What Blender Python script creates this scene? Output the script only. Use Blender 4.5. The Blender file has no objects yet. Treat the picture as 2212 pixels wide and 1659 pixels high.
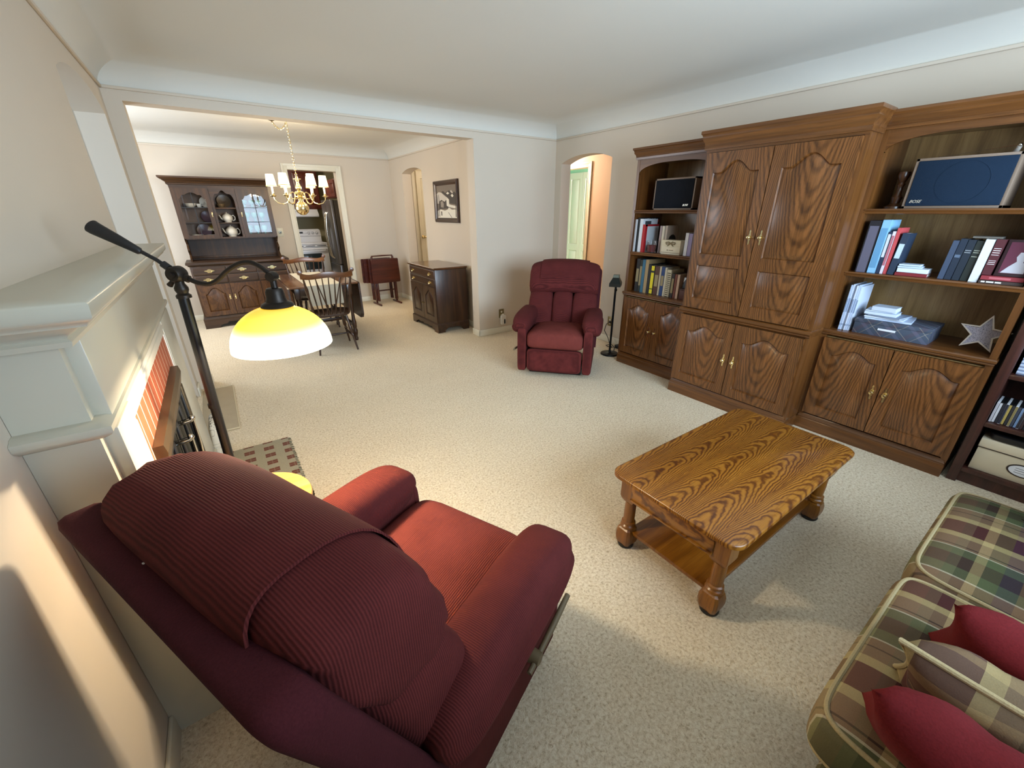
import bpy, bmesh, math, random
from mathutils import Vector, Matrix
PI = math.pi
random.seed(7)
S = bpy.context.scene
COL = S.collection

# ------------------------------------------------------------------ camera, world, lights, exposure
def make_camera():
    yaw, pitch, roll = -0.6096, -0.4027, -0.0022
    cy, sy = math.cos(yaw), math.sin(yaw)
    f = Vector((-sy*math.cos(pitch), cy*math.cos(pitch), math.sin(pitch)))
    r = Vector((cy, sy, 0)); u = r.cross(f)
    r2 = math.cos(roll)*r + math.sin(roll)*u
    u2 = -math.sin(roll)*r + math.cos(roll)*u
    m = Matrix(((r2.x, u2.x, -f.x, 0), (r2.y, u2.y, -f.y, 0), (r2.z, u2.z, -f.z, 1.55), (0, 0, 0, 1)))
    cam = bpy.data.cameras.new('camera'); o = bpy.data.objects.new('camera', cam); COL.objects.link(o)
    cam.sensor_fit = 'HORIZONTAL'; cam.sensor_width = 36.0; cam.lens = 873.65/2212*36.0
    cam.clip_start = 0.02; cam.clip_end = 60
    o.matrix_world = m
    S.camera = o
make_camera()

W = bpy.data.worlds.new('world'); S.world = W; W.use_nodes = True
W.node_tree.nodes['Background'].inputs[0].default_value = (0.75, 0.85, 1.0, 1)
W.node_tree.nodes['Background'].inputs[1].default_value = 1.0

def area(name, loc, target, sx, sy, power, color):
    l = bpy.data.lights.new(name, 'AREA'); l.shape = 'RECTANGLE'; l.size = sx; l.size_y = sy
    l.energy = power; l.color = color
    o = bpy.data.objects.new(name, l); COL.objects.link(o); o.location = loc
    o.rotation_euler = (Vector(target)-Vector(loc)).to_track_quat('-Z', 'Y').to_euler()
    return o
def point(name, loc, power, color, rad=0.04):
    l = bpy.data.lights.new(name, 'POINT'); l.energy = power; l.color = color; l.shadow_soft_size = rad
    o = bpy.data.objects.new(name, l); COL.objects.link(o); o.location = loc
    return o
# daylight through the windows of the place (front wall, dining room, entry, back room)
area('daylight_front', (1.75, -1.02, 1.62), (2.7, 4.4, 2.35), 2.3, 1.3, 68, (0.62, 0.81, 1.0)).data.spread = math.radians(125)
area('daylight_dining', (-1.46, 6.3, 1.6), (2.0, 6.4, 1.5), 1.5, 1.3, 36, (0.80, 0.89, 1.0))
area('daylight_entry', (-1.6, 3.6, 1.75), (0.0, 4.6, 1.8), 0.7, 0.9, 8, (0.62, 0.80, 1.0))
area('daylight_back_room', (5.9, 4.2, 2.3), (6.1, 6.2, 1.3), 0.9, 0.6, 62, (0.97, 1.0, 1.0))
point('hall_ceiling_bulb', (4.5, 5.55, 2.3), 20, (1.0, 0.91, 0.80), 0.08)
point('kitchen_ceiling_bulb', (1.0, 9.3, 2.35), 34, (1.0, 0.88, 0.72), 0.12)
point('side_hall_bulb', (3.7, 6.4, 2.3), 7, (1.0, 0.85, 0.66), 0.08)
S.view_settings.view_transform = 'Standard'
S.view_settings.look = 'None'
S.view_settings.exposure = 0.8
S.view_settings.gamma = 1.0
S.view_settings.use_curve_mapping = False
S.cycles.max_bounces = 10
S.cycles.diffuse_bounces = 6
S.cycles.use_denoising = True
S.cycles.sample_clamp_indirect = 4.0
S.cycles.caustics_reflective = False
S.cycles.caustics_refractive = False

# ------------------------------------------------------------------ helpers
def lin(c):
    if isinstance(c, str):
        c = [int(c[i:i+2], 16)/255 for i in (0, 2, 4)]
    return tuple((x/12.92 if x <= 0.04045 else ((x+0.055)/1.055)**2.4) for x in c) + (1.0,)

class M:
    """mesh builder: everything collected becomes ONE mesh object"""
    def __init__(s): s.bm = bmesh.new(); s.mi = 0
    def _f(s, vs):
        try:
            f = s.bm.faces.new(vs); f.material_index = s.mi; return f
        except ValueError:
            return None
    def box(s, a, b, bev=0.0, seg=2):
        x0, x1 = sorted((a[0], b[0])); y0, y1 = sorted((a[1], b[1])); z0, z1 = sorted((a[2], b[2]))
        v = [s.bm.verts.new(p) for p in ((x0,y0,z0),(x1,y0,z0),(x1,y1,z0),(x0,y1,z0),(x0,y0,z1),(x1,y0,z1),(x1,y1,z1),(x0,y1,z1))]
        fs = [s._f([v[i] for i in q]) for q in ((3,2,1,0),(4,5,6,7),(0,1,5,4),(1,2,6,5),(2,3,7,6),(3,0,4,7))]
        if bev > 0:
            es = list({e for f in fs for e in f.edges})
            r = bmesh.ops.bevel(s.bm, geom=es, offset=bev, segments=seg, profile=0.5, affect='EDGES')
            for f in r['faces']: f.material_index = s.mi
        return s
    def rings(s, rs, closed=True, cap0=True, cap1=True):
        V = [[s.bm.verts.new(p) for p in r] for r in rs]
        n = len(rs[0])
        for a, b in zip(V[:-1], V[1:]):
            for i in range(n if closed else n-1):
                j = (i+1) % n
                s._f([a[i], a[j], b[j], b[i]])
        if cap0: s._f(list(reversed(V[0])))
        if cap1: s._f(V[-1])
        return s
    def lathe(s, prof, c=(0,0,0), seg=24, axis='z', sx=1.0, sy=1.0, cap=True):
        rs = []
        for r, z in prof:
            ring = []
            for i in range(seg):
                a = 2*PI*i/seg
                x, y = r*math.cos(a)*sx, r*math.sin(a)*sy
                if axis == 'z': p = (c[0]+x, c[1]+y, c[2]+z)
                elif axis == 'y': p = (c[0]+x, c[1]+z, c[2]-y)
                else: p = (c[0]+z, c[1]+x, c[2]+y)
                ring.append(p)
            rs.append(ring)
        return s.rings(rs, True, cap, cap)
    def tube(s, pts, r, seg=10, closed=False):
        P = [Vector(p) for p in pts]; n = len(P)
        R = r if isinstance(r, (list, tuple)) else [r]*n
        rs = []; up = None
        for i in range(n):
            t = (P[min(i+1, n-1)]-P[max(i-1, 0)]) if not closed else (P[(i+1) % n]-P[i-1])
            t.normalize()
            if up is None: up = t.orthogonal().normalized()
            else:
                up = (up-t*up.dot(t))
                up = up.normalized() if up.length > 1e-6 else t.orthogonal().normalized()
            w = t.cross(up)
            rs.append([tuple(P[i]+R[i]*(math.cos(2*PI*k/seg)*up+math.sin(2*PI*k/seg)*w)) for k in range(seg)])
        if closed: rs.append(rs[0]); return s.rings(rs, True, False, False)
        return s.rings(rs)
    def prism(s, poly, axis, a0, a1):
        def P(u, v, w):
            return {'x': (w, u, v), 'y': (u, w, v), 'z': (u, v, w)}[axis]
        return s.rings([[P(u, v, a0) for u, v in poly], [P(u, v, a1) for u, v in poly]])
    def sbox(s, c, d, e=0.35, nu=28, nv=18, fn=None, e2=None):
        """padded box (superellipsoid); d = full sizes"""
        if e2 is None: e2 = e
        def sp(v, k): return math.copysign(abs(v)**k, v)
        rs = []
        for j in range(1, nv):
            v = -PI/2+PI*j/nv
            ring = []
            for i in range(nu):
                u = 2*PI*(i+0.5)/nu
                p = Vector((d[0]/2*sp(math.cos(v), e2)*sp(math.cos(u), e), d[1]/2*sp(math.cos(v), e2)*sp(math.sin(u), e), d[2]/2*sp(math.sin(v), e2)))
                if fn: p = Vector(fn(p))
                ring.append((c[0]+p.x, c[1]+p.y, c[2]+p.z))
            rs.append(ring)
        return s.rings(rs)
    def sphere(s, c, r, seg=20, sz=1.0):
        n = seg//2
        return s.lathe([(r*math.cos(-PI/2+PI*j/n), r*sz*math.sin(-PI/2+PI*j/n)) for j in range(1, n)], c, seg)
    def grid(s, fn, nu, nv):
        V = [[s.bm.verts.new(fn(i/nu, j/nv)) for i in range(nu+1)] for j in range(nv+1)]
        for j in range(nv):
            for i in range(nu):
                s._f([V[j][i], V[j][i+1], V[j+1][i+1], V[j+1][i]])
        return s
    def xf(s, m):
        bmesh.ops.transform(s.bm, matrix=m, verts=s.bm.verts[:]); return s

def obj(name, mb, mats, parent=None, loc=None, rot=None, ang=38, flat=False, recalc=True):
    bm = mb.bm
    if recalc: bmesh.ops.recalc_face_normals(bm, faces=bm.faces[:])
    me = bpy.data.meshes.new(name); bm.to_mesh(me); bm.free()
    for m in (mats if isinstance(mats, (list, tuple)) else [mats]): me.materials.append(m)
    if not flat:
        for p in me.polygons: p.use_smooth = True
        me.set_sharp_from_angle(angle=math.radians(ang))
    o = bpy.data.objects.new(name, me); COL.objects.link(o)
    if parent: o.parent = parent
    if loc: o.location = loc
    if rot: o.rotation_euler = rot
    return o
def tag(o, label, cat, group=None, kind=None):
    o['label'] = label; o['category'] = cat
    if group: o['group'] = group
    if kind: o['kind'] = kind
    return o
def thing(name, label, cat, loc=(0,0,0), rz=0.0, group=None, rot=None):
    o = bpy.data.objects.new(name, None); COL.objects.link(o)
    o.empty_display_size = 0.05
    o.location = loc; o.rotation_euler = rot if rot else (0, 0, rz)
    return tag(o, label, cat, group)
def struct(name, mb, mat, label=None, cat=None, **k):
    o = obj(name, mb, mat, **k); o['kind'] = 'structure'
    o['label'] = label or name.replace('_', ' '); o['category'] = cat or name.split('_')[0]
    return o
def text(name, body, size, mat, parent, loc, rot, ext=0.0006, shear=0.0, align='CENTER'):
    c = bpy.data.curves.new(name, 'FONT'); c.body = body; c.size = size; c.extrude = ext; c.shear = shear
    c.align_x = align; c.align_y = 'CENTER'
    t = bpy.data.objects.new(name, c); COL.objects.link(t)
    bpy.context.view_layer.update()
    me = bpy.data.meshes.new_from_object(t.evaluated_get(bpy.context.evaluated_depsgraph_get()))
    COL.objects.unlink(t); bpy.data.objects.remove(t)
    me.materials.clear(); me.materials.append(mat)
    o = bpy.data.objects.new(name, me); COL.objects.link(o)
    o.parent = parent; o.location = loc; o.rotation_euler = rot
    return o
def dup(root, loc, rot, label, group=None):
    r = root.copy(); COL.objects.link(r); r.location = loc; r.rotation_euler = rot; r['label'] = label
    if group: r['group'] = group
    for ch in list(root.children):
        c = ch.copy(); COL.objects.link(c); c.parent = r
        for g in list(ch.children):
            d = g.copy(); COL.objects.link(d); d.parent = c
    return r

# ------------------------------------------------------------------ materials
class N:
    def __init__(s, name):
        s.m = bpy.data.materials.new(name); s.m.use_nodes = True
        s.t = s.m.node_tree; s.b = s.t.nodes['Principled BSDF']
    def n(s, typ, **k):
        x = s.t.nodes.new(typ)
        for a, v in k.items(): setattr(x, a, v)
        return x
    def l(s, a, b): s.t.links.new(a, b)
    def math(s, op, a, b=None, c=None):
        x = s.n('ShaderNodeMath', operation=op)
        for i, v in enumerate((a, b, c)):
            if v is None: continue
            if isinstance(v, (int, float)): x.inputs[i].default_value = v
            else: s.l(v, x.inputs[i])
        return x.outputs[0]
    def obj(s, rnd=False):
        tc = s.n('ShaderNodeTexCoord').outputs['Object']
        if rnd:
            oi = s.n('ShaderNodeObjectInfo').outputs['Random']
            v = s.n('ShaderNodeVectorMath', operation='ADD'); s.l(tc, v.inputs[0])
            k = s.n('ShaderNodeCombineXYZ')
            for i, m in enumerate((3.1, 2.3, 5.7)): s.l(s.math('MULTIPLY', oi, m), k.inputs[i])
            s.l(k.outputs[0], v.inputs[1]); tc = v.outputs[0]
        return tc
    def noise(s, vec, scale, detail=3.0, rough=0.55, dist=0.0):
        x = s.n('ShaderNodeTexNoise'); s.l(vec, x.inputs['Vector'])
        x.inputs['Scale'].default_value = scale; x.inputs['Detail'].default_value = detail
        x.inputs['Roughness'].default_value = rough; x.inputs['Distortion'].default_value = dist
        return x.outputs['Fac']
    def mapv(s, vec, sc):
        x = s.n('ShaderNodeMapping'); s.l(vec, x.inputs['Vector']); x.inputs['Scale'].default_value = sc
        return x.outputs[0]
    def ramp(s, fac, stops, interp='LINEAR'):
        x = s.n('ShaderNodeValToRGB'); s.l(fac, x.inputs[0]); cr = x.color_ramp; cr.interpolation = interp
        while len(cr.elements) < len(stops): cr.elements.new(0.5)
        for e, (p, c) in zip(cr.elements, stops): e.position = p; e.color = c
        return x.outputs[0]
    def mix(s, fac, a, b, mode='MIX'):
        x = s.n('ShaderNodeMix', data_type='RGBA', blend_type=mode)
        for i, v in ((0, fac), (6, a), (7, b)):
            if isinstance(v, (int, float)): x.inputs[i].default_value = v
            elif isinstance(v, tuple): x.inputs[i].default_value = v
            else: s.l(v, x.inputs[i])
        return x.outputs[2]
    def bump(s, h, strength, dist):
        x = s.n('ShaderNodeBump'); s.l(h, x.inputs['Height']); x.inputs['Strength'].default_value = strength
        x.inputs['Distance'].default_value = dist; s.l(x.outputs[0], s.b.inputs['Normal'])
    def set(s, **k):
        for a, v in k.items():
            i = s.b.inputs[a.replace('_', ' ')]
            if isinstance(v, (int, float, tuple)): i.default_value = v
            else: s.l(v, i)
        return s

def plain(name, col, rough=0.5, metal=0.0, spec=0.5, **k):
    n = N(name); n.set(Base_Color=lin(col), Roughness=rough, Metallic=metal)
    n.b.inputs['Specular IOR Level'].default_value = spec
    n.set(**k); return n.m
def emis(name, col, strength, base=None):
    n = N(name); n.set(Base_Color=base or lin(col), Emission_Color=lin(col), Emission_Strength=strength, Roughness=0.5); return n.m

def wood(name, axis, lat, dark, mid, light, rough=0.34, cath=0.0, period=0.16, k1=9.0, k2=900.0, rnd=True, coat=0.2, streak=14.0, low_=5.0, wob_=1.3, dist_=0.4):
    n = N(name); tc = n.obj(rnd)
    sp = n.n('ShaderNodeSeparateXYZ'); n.l(tc, sp.inputs[0])
    o = {'x': sp.outputs[0], 'y': sp.outputs[1], 'z': sp.outputs[2]}
    rest = [a for a in 'xyz' if a not in (axis, lat)][0]
    cb = n.n('ShaderNodeCombineXYZ'); n.l(o[lat], cb.inputs[0]); n.l(o[rest], cb.inputs[1]); n.l(o[axis], cb.inputs[2])
    v = cb.outputs[0]
    a = n.noise(n.mapv(v, (streak, streak, 0.9)), 1.6, 5, 0.6, dist_)
    p = n.noise(n.mapv(v, (210, 210, 7)), 1.0, 2, 0.5)
    fac = a
    if cath > 0:
        low = n.noise(n.mapv(v, (7, 7, 3.0)), 1.0, 2, 0.5)
        wob = n.noise(n.mapv(v, (26, 26, 26)), 1.0, 2, 0.5)
        fr = n.math('SUBTRACT', n.math('MODULO', n.math('ADD', o[lat], 40.0), period), period/2)
        par = n.math('MULTIPLY', n.math('MULTIPLY', fr, fr), k2)
        val = n.math('ADD', n.math('SUBTRACT', n.math('MULTIPLY', o[axis], k1), par), n.math('MULTIPLY', low, low_))
        val = n.math('ADD', val, n.math('MULTIPLY', wob, wob_))
        sn = n.math('SINE', n.math('MULTIPLY', val, 6.2832))
        sn = n.math('POWER', n.math('MULTIPLY_ADD', sn, 0.5, 0.5), 1.8)
        fac = n.math('ADD', n.math('MULTIPLY', a, 1.0-cath), n.math('MULTIPLY', n.math('SUBTRACT', 1.0, sn), cath))
    col = n.ramp(fac, [(0.22, lin(dark)), (0.5, lin(mid)), (0.78, lin(light))])
    pore = n.ramp(p, [(0.36, (0, 0, 0, 1)), (0.46, (1, 1, 1, 1))])
    col = n.mix(n.math('MULTIPLY', n.math('SUBTRACT', 1.0, pore), 0.35), col, lin(dark))
    n.set(Base_Color=col, Roughness=rough); n.b.inputs['Coat Weight'].default_value = coat
    n.b.inputs['Coat Roughness'].default_value = 0.18
    n.bump(fac, 0.06, 0.004)
    return n.m

def fabric(name, c1, c2, ribs=0.0, axis='x', scale=900.0, rough=0.9, sheen=0.3, bstr=0.35):
    n = N(name); tc = n.obj()
    f = n.noise(tc, 260, 2, 0.6); g = n.noise(tc, 9, 2, 0.5)
    if ribs > 0:
        sp = n.n('ShaderNodeSeparateXYZ'); n.l(tc, sp.inputs[0])
        wob = n.noise(tc, 14, 2, 0.5)
        x = n.math('ADD', sp.outputs['xyz'.index(axis)], n.math('MULTIPLY', wob, 0.004))
        w = n.math('MULTIPLY_ADD', n.math('SINE', n.math('MULTIPLY', x, ribs*6.2832)), 0.5, 0.5)
        h = n.math('ADD', n.math('MULTIPLY', w, 0.75), n.math('MULTIPLY', f, 0.5))
    else:
        h = f
    col = n.mix(n.math('ADD', n.math('MULTIPLY', h, 0.55), n.math('MULTIPLY', g, 0.35)), lin(c1), lin(c2))
    n.set(Base_Color=col, Roughness=rough); n.b.inputs['Specular IOR Level'].default_value = 0.15
    n.b.inputs['Sheen Weight'].default_value = sheen; n.b.inputs['Sheen Roughness'].default_value = 0.5
    n.b.inputs['Sheen Tint'].default_value = lin(c2)
    n.bump(h, bstr, 0.003)
    return n.m

def plaid(name, ux, uy, px, py, rough=0.9, muted=0.0):
    """woven plaid: vertical and horizontal stripe sets in object space; ux/uy pick the axes"""
    n = N(name); tc = n.obj(); sp = n.n('ShaderNodeSeparateXYZ'); n.l(tc, sp.inputs[0])
    A = n.math('FRACT', n.math('DIVIDE', n.math('ADD', sp.outputs['xyz'.index(ux)], 20.0), px))
    B = n.math('FRACT', n.math('DIVIDE', n.math('ADD', sp.outputs['xyz'.index(uy)], 20.0), py))
    tan, cream, red, grn, brn, nav, wht, oli = [lin(c) for c in ('8f7358', 'c8b27c', '5a2428', '5d6a48', '42342c', '2f3550', 'd8d0b4', '7d7356')]
    s1 = n.ramp(A, [(0.0, tan), (0.10, cream), (0.17, red), (0.37, cream), (0.44, tan), (0.52, brn), (0.535, tan), (0.60, wht), (0.612, grn), (0.70, brn), (0.84, grn), (0.93, wht), (0.942, tan), (0.965, brn), (0.98, tan)], 'CONSTANT')
    s2 = n.ramp(B, [(0.0, tan), (0.12, cream), (0.20, oli), (0.30, red), (0.52, tan), (0.60, nav), (0.70, grn), (0.80, cream), (0.86, brn), (0.93, oli)], 'CONSTANT')
    f = n.noise(tc, 420, 2, 0.6)
    col = n.mix(0.38, s1, s2)
    col = n.mix(n.math('MULTIPLY_ADD', f, 0.25, 0.28), col, lin('2a211c'))
    if muted: col = n.mix(muted, col, lin('6a5f58'))
    n.set(Base_Color=col, Roughness=rough); n.b.inputs['Specular IOR Level'].default_value = 0.12
    n.bump(f, 0.25, 0.002)
    return n.m

def wallpaint(name, col, rough=0.7, tex=0.05):
    n = N(name); tc = n.obj(); f = n.noise(tc, 140, 3, 0.6); g = n.noise(tc, 1.3, 2, 0.5)
    c = lin(col); d = tuple(x*0.94 for x in c[:3])+(1,)
    n.set(Base_Color=n.mix(g, c, d), Roughness=rough); n.b.inputs['Specular IOR Level'].default_value = 0.3
    n.bump(f, tex, 0.002); return n.m

MAT = {}
MAT['wall'] = wallpaint('wall_paint_beige', 'd3c6b4')
MAT['ceil'] = wallpaint('ceiling_paint_white', 'd8d5cb', 0.8)
MAT['pink'] = wallpaint('hall_paint_peach', 'e0c6ae')
MAT['green'] = wallpaint('back_room_paint_green', 'a6dcc0')
MAT['trim'] = plain('trim_paint_cream', 'e2dcc9', 0.4)
MAT['white'] = plain('white_gloss_paint', 'dedbd0', 0.35)
MAT['mantel'] = plain('mantel_paint_cream', 'bebaaa', 0.32)
MAT['kwall'] = plain('kitchen_paint_olive', '8b8468', 0.6)
MAT['ktile'] = plain('kitchen_floor_vinyl', '9c8f7a', 0.4)
def carpet():
    n = N('carpet_pile_beige'); tc = n.obj()
    a = n.noise(tc, 88, 3, 0.6, 0.5); b = n.noise(tc, 300, 2, 0.6); g = n.noise(n.mapv(tc, (2.2, 3.4, 1)), 1.0, 3, 0.55, 0.8)
    h = n.math('ADD', n.math('MULTIPLY', a, 0.7), n.math('MULTIPLY', b, 0.3))
    col = n.ramp(h, [(0.30, lin('a08c70')), (0.44, lin('dccaac')), (0.60, lin('f4e8d0'))])
    col = n.mix(n.math('MULTIPLY', g, 0.28), col, lin('bfab8d'))
    n.set(Base_Color=col, Roughness=0.95); n.b.inputs['Specular IOR Level'].default_value = 0.1
    n.bump(h, 0.8, 0.008); return n.m
MAT['carpet'] = carpet()
OAK = ('41230d', '603a18', '774a22')
MAT['oak_z'] = wood('oak_grain_upright', 'z', 'x', *OAK, streak=22.0, dist_=0.15)
MAT['oak_x'] = wood('oak_grain_level', 'x', 'z', *OAK, streak=22.0, dist_=0.15)
MAT['oak_door'] = wood('oak_door_panel', 'z', 'x', '331a08', '603a18', '7f5028', cath=0.26, streak=30.0, period=0.40, k1=9.0, k2=230.0, low_=1.6, wob_=0.5, dist_=0.12)
MAT['oak_in'] = wood('oak_shelf_back_lit', 'z', 'x', '6e5230', '957548', 'a98a5a', rough=0.45)  # same oak made paler; light inside the shelves put into the colour
T = ('4a2203', '78470d', '98641f')
MAT['tbl_top'] = wood('oak_table_cathedral', 'x', 'y', *T, cath=0.45, period=0.149, k1=-13.0, k2=1050.0, rnd=False, coat=0.2)
MAT['tbl_x'] = wood('oak_table_level', 'x', 'z', *T)
MAT['tbl_y'] = wood('oak_table_apron_end', 'y', 'z', *T, cath=0.5, period=0.15, k1=8.0, k2=400.0)
MAT['tbl_z'] = wood('oak_table_leg', 'z', 'x', *T)
D = ('1e0e06', '39200e', '512f17')
MAT['dk_z'] = wood('walnut_grain_upright', 'z', 'x', *D)
MAT['dk_x'] = wood('walnut_grain_level', 'x', 'z', *D)
MAT['dk_y'] = wood('walnut_grain_deep', 'y', 'x', *D)
H = ('1d0f04', '3a2209', '563516')
MAT['hu_z'] = wood('hutch_grain_upright', 'z', 'x', *H, rough=0.5, coat=0.05)
MAT['hu_x'] = wood('hutch_grain_level', 'x', 'z', *H, rough=0.5, coat=0.05)
MAT['hu_d'] = wood('hutch_door_panel', 'z', 'x', '2a1607', '4d2d10', '68431c', cath=0.18, period=0.3, k1=8, k2=150, rough=0.5, coat=0.05)
MAT['hu_in'] = plain('hutch_inside_brown', '4a3722', 0.6)
MAT['cherry'] = wood('cherry_red_brown', 'z', 'x', '24100c', '3f1f18', '52291f', rough=0.4)
MAT['pine'] = wood('honey_maple_top', 'x', 'y', 'b37428', 'd59a48', 'e6b468', rough=0.3, coat=0.4)
MAT['maroon'] = fabric('maroon_ribbed_upholstery', '2c0d0d', '6a2d2b', ribs=190, axis='x', sheen=0.0)
MAT['maroon_y'] = fabric('maroon_corded_lamplit', '401614', '8a443d', ribs=150, axis='y', sheen=0.0, bstr=0.5)  # seat copy of the maroon, lightened in colour to stand in for lamp light
MAT['maroon_d'] = fabric('maroon_flat_upholstery', '2a0d11', '56242a', sheen=0.0)
MAT['velvet'] = fabric('wine_red_velvet', '420f10', '7a2226', sheen=0.2, bstr=0.2)
MAT['plaid'] = plaid('plaid_sofa_cloth', 'x', 'y', 0.46, 0.40)
MAT['plaid_p'] = plaid('plaid_pillow_cloth', 'x', 'z', 0.42, 0.30, muted=0.15)
MAT['welt'] = fabric('tan_welt_cord', '8a7a58', 'b9a982')
MAT['black'] = plain('black_painted_metal', '16171a', 0.35, 0.6)
MAT['blackp'] = plain('black_plastic', '141416', 0.45)
MAT['bronze'] = plain('dark_bronze_metal', '2b2622', 0.42, 0.7)
MAT['brass'] = plain('polished_brass', 'ecd9a4', 0.2, 1.0)
MAT['chrome'] = plain('polished_chrome', 'cfcac0', 0.15, 1.0)
MAT['steel'] = plain('brushed_stainless_steel', '7c7a7c', 0.33, 0.9)
MAT['fridge_side'] = plain('dark_grey_fridge_side', '3a342e', 0.5)
MAT['enamel'] = plain('white_enamel', 'd9dbe2', 0.25)
MAT['darkglass'] = plain('dark_oven_glass', '2a3133', 0.08)
MAT['kcab'] = wood('kitchen_cabinet_cherry', 'z', 'x', '35130a', '5c2413', '73331c', rough=0.35)
MAT['porc'] = plain('white_glazed_porcelain', 'e4dccb', 0.15)
MAT['paper'] = plain('white_paper', 'd9dbe0', 0.8)
MAT['cream'] = plain('cream_card', 'd8cdb4', 0.75)
MAT['cloth'] = fabric('cream_table_runner_cloth', 'c9bea6', 'e0d8c4', sheen=0.1, bstr=0.15)
def glass(name, col=(1,1,1,1), rough=0.0):
    n = N(name); t = n.n('ShaderNodeBsdfTransparent'); g = n.n('ShaderNodeBsdfGlossy'); g.inputs['Roughness'].default_value = rough
    t.inputs[0].default_value = col
    fr = n.n('ShaderNodeFresnel'); fr.inputs[0].default_value = 1.5
    mx = n.n('ShaderNodeMixShader'); n.l(n.math('ADD', n.math('MULTIPLY', fr.outputs[0], 0.45), 0.0), mx.inputs[0]); n.l(t.outputs[0], mx.inputs[1]); n.l(g.outputs[0], mx.inputs[2])
    n.l(mx.outputs[0], n.t.nodes['Material Output'].inputs[0]); return n.m
MAT['glass'] = glass('clear_glass')
MAT['smoke'] = glass('smoked_fire_glass', (0.12, 0.11, 0.1, 1))
def shade_glass():
    n = N('amber_to_white_lamp_glass'); tc = n.obj(); sp = n.n('ShaderNodeSeparateXYZ'); n.l(tc, sp.inputs[0])
    f = n.math('DIVIDE', n.math('ADD', sp.outputs[2], 0.0), 0.125)
    c = n.ramp(f, [(0.0, lin('fff8e0')), (0.36, lin('fff4b8')), (0.66, lin('ffdf38')), (1.0, lin('f0b400'))])
    st = n.ramp(f, [(0.0, (1, 1, 1, 1)), (0.36, (0.8, 0.8, 0.8, 1)), (0.66, (0.24, 0.24, 0.24, 1)), (1.0, (0.17, 0.17, 0.17, 1))])
    n.set(Base_Color=lin('d8c070'), Emission_Color=c, Emission_Strength=n.math('MULTIPLY', st, 3.6), Roughness=0.25); return n.m
MAT['shade'] = shade_glass()
MAT['candle_shade'] = emis('lit_cream_fabric_shade', 'ffeec2', 1.6)
def solid(col, rough=0.6):
    k = 'cover_'+col
    if k not in MAT: MAT[k] = plain('book_cover_'+col, col, rough)
    return MAT[k]
# ------------------------------------------------------------------ the setting
XL, XR, YB, YD, ZB, ZO = -0.418, 3.898, 4.575, 7.859, 2.396, 2.311
XO, XS, XW, TH = 2.669, -0.314, 2.849, 0.16
YF, ZC, ZT = -1.10, 2.56, 2.75
def arch_header(mb, axis, w0, w1, u0, u1, zs, za, ztop, n=18):
    """header over an opening u0..u1 whose underside is a flat arch"""
    pts = [(u0, ztop), (u1, ztop)]
    for i in range(n+1):
        t = i/n; u = u1+(u0-u1)*t
        pts.append((u, zs+(za-zs)*(1-abs(2*t-1)**2.4)))
    mb.prism(pts, axis, w0, w1)

m = M(); m.box((-3.2, -1.5, -0.06), (7.6, YD+TH, 0)); struct('floor', m, MAT['carpet'], 'beige cut pile carpet across the rooms', 'floor')
m = M(); m.box((-0.5, YD+TH, -0.06), (4.2, 11.4, 0)); struct('floor_kitchen', m, MAT['ktile'])
m = M(); m.box((-2.4, 3.0, 0.0), (XL-0.02, 4.56, 0.012)); struct('floor_entry', m, plain('entry_tile_brown', '7d5f48', 0.5))

def cove(name, x0, x1, y0, y1):
    m = M(); rs = []
    for i in range(15):
        t = PI/2*i/14; d = 0.30*(1-math.cos(t)); z = ZB+(ZC-ZB)*math.sin(t)
        rs.append([(x0+d, y0+d, z), (x1-d, y0+d, z), (x1-d, y1-d, z), (x0+d, y1-d, z)])
    m.rings(rs, True, False, True)
    return struct(name, m, MAT['ceil'], recalc=False, ang=25)
cove('ceiling', XL, XR, YF, YB)
cove('ceiling_dining', -1.5, XW, YB+TH, YD)
# left wall with the arched entry opening
m = M(); m.box((XL-TH, 1.26, 0), (XL, 3.15, ZT)); m.box((XL-TH, YF-TH, 0), (-0.455, 1.26, ZT)); m.box((XL-TH, 4.40, 0), (XL, YB, ZT))
arch_header(m, 'x', XL-TH, XL, 3.15, 4.40, 2.19, 2.285, ZT); struct('wall_left', m, MAT['wall'], ang=30)
# back wall with the wide opening to the dining room
m = M(); m.box((-1.66, YB, 0), (XS, YB+TH, ZT)); m.box((XS, YB, ZO), (XO, YB+TH, ZT)); m.box((XO, YB, 0), (XR+TH, YB+TH, ZT))
struct('wall_back', m, MAT['wall'])
# right wall with the arched hall doorway
m = M(); m.box((XR, YF-TH, 0), (XR+TH, 3.60, ZT)); m.box((XR, 4.46, 0), (XR+TH, YB, ZT))
arch_header(m, 'x', XR, XR+TH, 3.60, 4.46, 2.112, 2.185, ZT); struct('wall_right', m, MAT['wall'], ang=30)
# front wall with the picture window behind the camera
m = M(); m.box((XL, YF-TH, 0), (0.55, YF, ZT)); m.box((2.95, YF-TH, 0), (XR, YF, ZT)); m.box((0.55, YF-TH, 0), (2.95, YF, 0.92)); m.box((0.55, YF-TH, 2.28), (2.95, YF, ZT))
struct('wall_front', m, MAT['wall'])
m = M()
for a, b in (((0.50, YF, 0.87), (3.0, YF+0.02, 0.93)), ((0.50, YF, 2.27), (3.0, YF+0.02, 2.34)), ((0.49, YF, 0.87), (0.56, YF+0.02, 2.34)), ((2.94, YF, 0.87), (3.01, YF+0.02, 2.34))): m.box(a, b, 0.004)
struct('window_1', m, MAT['trim'], 'picture window in the front wall', 'window')
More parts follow.
